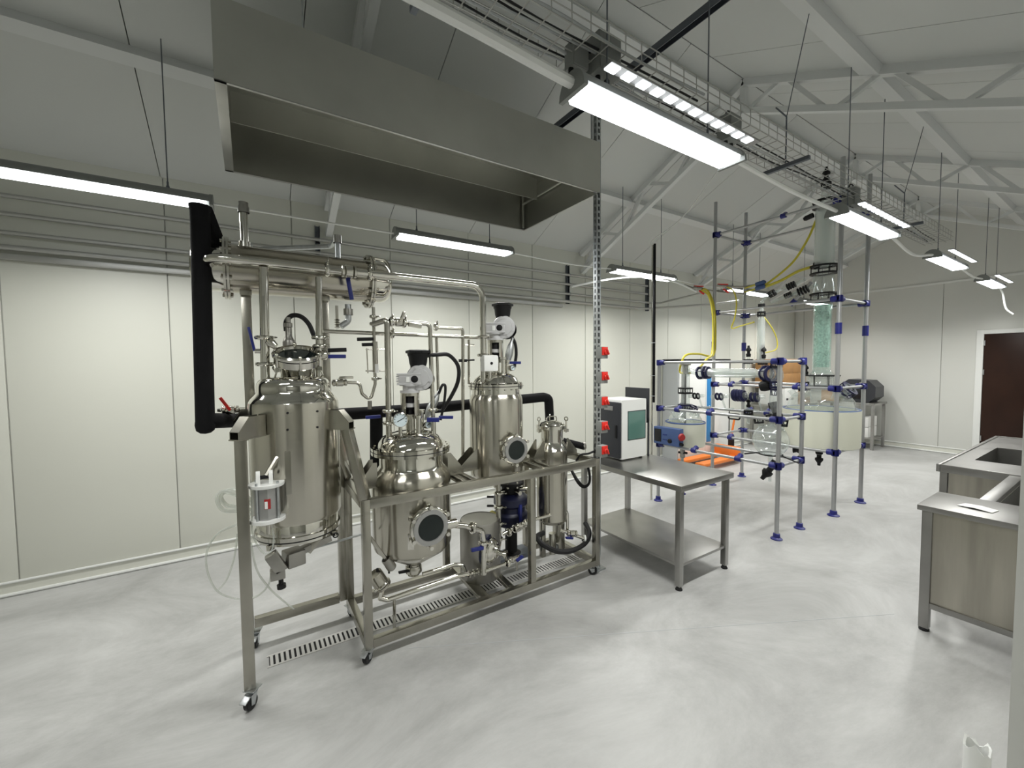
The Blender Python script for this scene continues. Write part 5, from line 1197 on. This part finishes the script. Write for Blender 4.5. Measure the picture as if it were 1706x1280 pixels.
for px, py, lb in ((1267, 472, 'upper grey quick coupling of the twin yellow hoses'), (1267, 479, 'lower grey quick coupling of the twin yellow hoses')):
    p = AD(px, py, G); t = thing('hose_coupling', lb, 'coupling', p); B().lathe([(.012, -.06), (.026, -.055), (.028, .04), (.016, .06)], p, (1, 0, .15), 14).obj('body', 'bluebox', t); B().lathe([(.010, -.20), (.010, -.06)], p, (1, 0, .15), 10).obj('tail', 'yellow', t)

# thin post at the left corner of the low rack
t = thing('slim_pipe_post', 'slim black and chrome pipe standing at the left corner of the low rack', 'pipe', (-3.33, 4.18, 0))
c = V((-3.345, 4.17, 0))
B().cyl((c.x, c.y, 0), (c.x, c.y, 3.13), .0135, n=12).obj('chrome_pipe', 'polish', t)
B().cyl((c.x+.026, c.y+.004, 1.22), (c.x+.026, c.y+.004, 3.14), .014, n=12).obj('black_sleeve', 'foam', t)
for z in (1.3, 1.55, 1.95): B().ring((c.x+.01, c.y, z), (0, 0, 1), .03, .004, 16, 6).obj('clip', 'galv', t)
cable('drop_cable', [(c.x, c.y, 3.12), (c.x, c.y+.01, 3.2), (c.x+.25, c.y+.3, 3.5), (c.x+.9, c.y+.5, roof_z(c.x+.9)-.02)], .006, 'white', 'thin white cable slanting from the slim post up to the ceiling', 'cable')

# ------------------------------------------------------------------ things along the far walls
fx = -4.27
f0, f1 = AX(1130, 598, fx).y, AX(1216, 598, fx).y
ch = thing('tall_cabinet', 'tall pale grey cabinet with black top edge behind the low rack', 'cabinet', (-4.42, (f0+f1)/2, 0))
B().box((-4.57, f0, .06), (fx, f1, 1.735), .006).obj('body', 'condgrey', ch)
B().box((-4.575, f0-.01, 1.735), (fx+.01, f1+.01, 1.765), .004).obj('top', 'black', ch)
B().box((fx, f0+.02, .10), (fx+.012, (f0+f1)/2-.004, 1.72), .004).obj('door', 'white', ch)
B().box((fx, (f0+f1)/2+.004, .10), (fx+.012, f1-.03, 1.72), .004).obj('door', 'white', ch)
B().box((fx, f1-.03, .06), (fx+.014, f1, 1.735), .003).obj('edge_strip', 'black', ch)
B().box((fx+.012, AX(1176, 690, fx).y, .30), (fx+.02, AX(1183, 690, fx).y, 1.45), .002).obj('blue_film_strip', 'bluefilm', ch)
for y in (f0+.06, f1-.06):
    for x in (-4.53, fx-.06): B().cyl((x, y, 0), (x, y, .06), .02, n=10).obj('foot', 'rubber', ch)
pj = thing('pallet_jack', 'orange pallet jack parked on the floor behind the low rack', 'pallet jack', (-3.98, 6.4, 0))
jx, jy = -3.98, 5.9
B().box((jx-.24, jy, .07), (jx-.08, jy+1.0, .125), .02).obj('fork', 'orange', pj); B().box((jx+.08, jy, .07), (jx+.24, jy+1.0, .125), .02).obj('fork', 'orange', pj)
B().box((jx-.24, jy+.98, .07), (jx+.24, jy+1.14, .26), .03).obj('body', 'orange', pj)
B().cyl((jx, jy+1.17, .1), (jx, jy+1.17, .42), .05, n=14).obj('pump', 'black', pj)
B().tube([(jx, jy+1.17, .40), (jx+.02, jy+1.22, .70)], .018, 10).obj('handle_shaft', 'orange', pj)
B().tube([(jx-.09, jy+1.24, .80), (jx-.09, jy+1.23, .71), (jx+.11, jy+1.23, .71), (jx+.11, jy+1.24, .80), (jx-.09, jy+1.24, .80)], .014, 8, .03).obj('handle_grip', 'black', pj)
for x in (jx-.16, jx+.16):
    B().lathe([(.0, -.05), (.035, -.05), (.035, .05), (0, .05)], (x, jy+.12, .036), (1, 0, 0), 14).obj('roller', 'rubber', pj)
for x in (jx-.07, jx+.07): B().lathe([(.0, -.02), (.08, -.02), (.08, .02), (0, .02)], (x, jy+1.18, .081), (1, 0, 0), 18).obj('wheel', 'rubber', pj)
# steel side table at the far wall with black machine
p = AY(1470, 682, 10.2)
st = thing('side_table', 'small steel side table against the far wall', 'table', (-3.25, 10.3, 0))
sx0, sx1, sy0, sy1, sz = -3.80, -2.86, 9.95, 10.6, .90
B().box((sx0, sy0, sz-.04), (sx1, sy1, sz), .004).obj('top', 'benchsteel', st)
B().box((sx0+.03, sy0+.03, .20), (sx1-.03, sy1-.03, .22), .003).obj('shelf', 'benchsteel', st)
for x in (sx0+.04, sx1-.04):
    for y in (sy0+.04, sy1-.04): B().box((x-.022, y-.022, 0), (x+.022, y+.022, sz-.04), .003).obj('leg', 'benchsteel', st)
t = thing('folded_papers', 'white folded packs on the lower shelf of the side table', 'pack', (-3.05, 10.3, .22))
for k in range(2): B().box((-3.12, 10.05, .221+.20*k), (-2.98, 10.5, .415+.20*k), .01).obj('pack', 'paper', t)
bm_ = thing('black_machine', 'boxy black machine on the far side table', 'machine', (-3.05, 10.2, sz))
mz = sz+.01
poly = [V((-3.38, 10.02, mz)), V((-2.98, 10.02, mz)), V((-2.88, 10.02, mz+.10)), V((-2.88, 10.02, mz+.30)), V((-2.99, 10.02, mz+.42)), V((-3.30, 10.02, mz+.44)), V((-3.38, 10.02, mz+.38))]
B().prism(poly, (0, 0, 0), (0, .45, 0)).obj('case', 'charcoal', bm_, 20)
B().box((-3.25, 10.005, mz+.06), (-3.02, 10.022, mz+.30), .004).obj('front_window', 'screen', bm_)
B().lathe([(.03, 0), (.03, .015), (0, .015)], (-3.10, 10.02, mz+.36), (0, -1, 0), 16).obj('dial', 'castalu', bm_)
B().box((-3.3, 10.05, sz), (-2.95, 10.4, sz+.012)).obj('base', 'black', bm_)
# cardboard boxes on a bench at the left far corner
tb = thing('corner_bench', 'steel bench in the far left corner carrying cartons', 'table', (-4.2, 9.4, 0))
bz = .84
B().box((-4.55, 8.7, bz-.04), (-3.85, 10.1, bz), .004).obj('top', 'benchsteel', tb)
for x in (-4.5, -3.9):
    for y in (8.76, 10.04): B().box((x-.022, y-.022, 0), (x+.022, y+.022, bz-.04), .003).obj('leg', 'benchsteel', tb)
def carton(x0, x1, y0, y1, z0, z1, mt, label, printed=False):
    t = thing('carton', label, 'box', ((x0+x1)/2, (y0+y1)/2, z0))
    B().box((x0, y0, z0), (x1, y1, z1), .004).obj('box', mt, t)
    B().box((x0+.002, (y0+y1)/2-.03, z1), (x1-.002, (y0+y1)/2+.03, z1+.0015)).obj('tape', 'offwhite', t)
    if printed:
        for k, w_ in enumerate((.08, .10)):
            B().box((x1, y0+.06+.20*k, z0+.10), (x1+.001, y0+.06+.20*k+w_, z0+.14)).obj('print', 'charcoal', t)
    return t
carton(-4.50, -4.02, 9.38, 9.95, 1.18, 1.47, 'cardboard', 'lower left brown carton of the stack in the far corner')
carton(-4.50, -4.02, 9.38, 9.95, 1.472, 1.76, 'cardboard', 'upper left brown carton of the stack in the far corner')
carton(-4.50, -4.0, 8.85, 9.36, 1.18, 1.47, 'cardboard', 'lower brown carton nearer the tall cabinet in the far corner')
carton(-4.50, -4.0, 8.85, 9.36, 1.472, 1.76, 'cardboard', 'upper brown carton nearer the tall cabinet in the far corner')
carton(-4.45, -3.95, 8.9, 9.45, bz, 1.17, 'white', 'white printed carton under the brown stack', True)
carton(-4.45, -3.95, 9.5, 10.0, bz, 1.17, 'cardboard', 'brown carton beside the white printed one on the corner bench')
carton(-3.75, -3.50, 10.0, 10.4, sz, sz+.24, 'cardboard', 'small brown carton on the far side table left of the black machine')

# ------------------------------------------------------------------ sink benches on the right
NZ = .80
nb = thing('wash_bench', 'steel wash bench with closed end panel nearest on the right', 'bench', (-.45, 3.75, 0))
NX0, NX1, NY0_, NY1_ = -.788, RWX-.01, 3.512, 3.975
B().box((NX0, NY0_, NZ-.034), (NX1, NY1_, NZ), .004).obj('top', 'benchtop', nb)
for x, y in ((NX0+.045, NY0_+.035), (NX1-.04, NY0_+.035), (NX0+.045, NY1_-.04), (NX1-.04, NY1_-.04)):
    lg = B().box((x-.024, y-.024, .02), (x+.024, y+.024, NZ-.034), .003).obj('leg', 'benchtop', nb)
    B().lathe([(.026, 0), (.026, .012), (.016, .022)], (x, y, 0), n=12).obj('foot', 'rubber', lg)
B().box((NX0+.069, NY0_+.02, .19), (NX1-.064, NY0_+.026, NZ-.034), .001).obj('end_panel', 'benchpanel', nb)
B().box((NX0+.069, NY0_+.012, .155), (NX1-.064, NY0_+.045, .19), .003).obj('lower_rail', 'benchtop', nb)
# bridge with basin
B().box((-.60, NY1_, NZ-.034), (-.53, 4.99, NZ-.002), .003).obj('basin_rim', 'benchtop', nb)
bs = B().box((-.53, NY1_, NZ-.30), (-.526, 4.99, NZ-.034)).obj('basin_wall', 'benchtop', nb)
B().box((-.53, NY1_, NZ-.30), (NX1, 4.99, NZ-.296)).obj('basin_floor', 'benchtop', nb)
B().box((-.526, 4.98, NZ-.30), (NX1, 4.985, NZ-.034)).obj('basin_wall', 'benchtop', nb)
pp = thing('paper_sheet', 'folded white paper sheet lying on the near steel bench', 'paper', (-.6, 3.7, NZ))
a, b_, c, d_ = AZ(1594, 841.5, NZ+.004), AZ(1608, 838.5, NZ+.004), AZ(1664, 851, NZ+.004), AZ(1653, 854.5, NZ+.004)
m1, m2 = (a+d_)/2+V((0, 0, .006)), (b_+c)/2+V((0, 0, .006))
o = B().add([a, m1, m2, b_, d_, c, a-V((0, 0, .003)), m1-V((0, 0, .002)), m2-V((0, 0, .002)), b_-V((0, 0, .003)), d_-V((0, 0, .003)), c-V((0, 0, .003))], [(0, 1, 2, 3), (1, 4, 5, 2), (9, 8, 7, 6), (8, 11, 10, 7), (0, 3, 9, 6), (4, 10, 11, 5), (0, 6, 7, 1), (1, 7, 10, 4), (3, 2, 8, 9), (2, 5, 11, 8)]).obj('sheet', 'paper', pp)
fb = thing('sink_bench', 'steel sink bench with sunken basin behind the near wash bench', 'sink', (-.55, 6.2, 0))
FX0, FX1, FY0, FY1 = -1.012, RWX-.01, 5.005, 7.42
sx0, sx1, sy0, sy1 = -.875, -.20, 5.52, 6.50
for (x0, x1, y0, y1) in ((FX0+.026, sx0, FY0+.021, FY1-.026), (sx1, FX1, FY0+.021, FY1-.026), (sx0, sx1, FY0+.021, sy0), (sx0, sx1, sy1, FY1-.026)):
    B().box((x0, y0, NZ-.05), (x1, y1, NZ-.004)).obj('top', 'benchtop', fb)
for (x0, x1, y0, y1) in ((FX0, FX0+.025, FY0, FY1), (FX0+.0255, FX1, FY0, FY0+.02), (FX0+.0255, FX1, FY1-.025, FY1)):
    B().box((x0, y0, NZ-.06), (x1, y1, NZ+.006), .003).obj('raised_rim', 'benchtop', fb)
for (x0, x1, y0, y1) in ((sx0, sx0+.004, sy0, sy1), (sx1-.004, sx1, sy0, sy1), (sx0, sx1, sy0, sy0+.004), (sx0, sx1, sy1-.004, sy1)):
    B().box((x0, y0, NZ-.30), (x1, y1, NZ-.004)).obj('basin_wall', 'benchtop', fb)
B().box((sx0, sy0, NZ-.304), (sx1, sy1, NZ-.30)).obj('basin_floor', 'benchtop', fb)
for x, y in ((FX0+.045, FY0+.04), (FX1-.04, FY0+.04), (FX0+.045, FY1-.04), (FX1-.04, FY1-.04)): B().box((x-.024, y-.024, 0), (x+.024, y+.024, NZ-.05), .003).obj('leg', 'benchtop', fb)
B().box((FX0+.075, FY0+.02, .2), (FX1-.06, FY0+.026, NZ-.05)).obj('end_panel', 'benchpanel', fb)
# white pipe stub near the doorway
p = AZ(1628, 1245, .42)
ps = thing('pipe_stub', 'cut white plastic pipe stub rising from the floor at lower right', 'pipe', (p.x, p.y, 0))
n = 20; vs_ = []; 
for k in range(n): a = 2*PI*k/n; vs_.append((p.x+.032*math.cos(a), p.y+.032*math.sin(a), 0))
for k in range(n): a = 2*PI*k/n; vs_.append((p.x+.032*math.cos(a), p.y+.032*math.sin(a), .42+.012*math.sin(3*a)+(.012 if k % 3 == 0 else 0)))
for k in range(n): a = 2*PI*k/n; vs_.append((p.x+.026*math.cos(a), p.y+.026*math.sin(a), .42+.012*math.sin(3*a)))
for k in range(n): a = 2*PI*k/n; vs_.append((p.x+.026*math.cos(a), p.y+.026*math.sin(a), .2))
fs_ = [(r*n+k, r*n+(k+1) % n, (r+1)*n+(k+1) % n, (r+1)*n+k) for r in range(3) for k in range(n)]
B().add(vs_, fs_).obj('pipe', 'white', ps)
B().lathe([(.032, .0), (.05, .0), (.05, .006), (.032, .01)], (p.x, p.y, 0), n=20).obj('collar', 'white', ps)
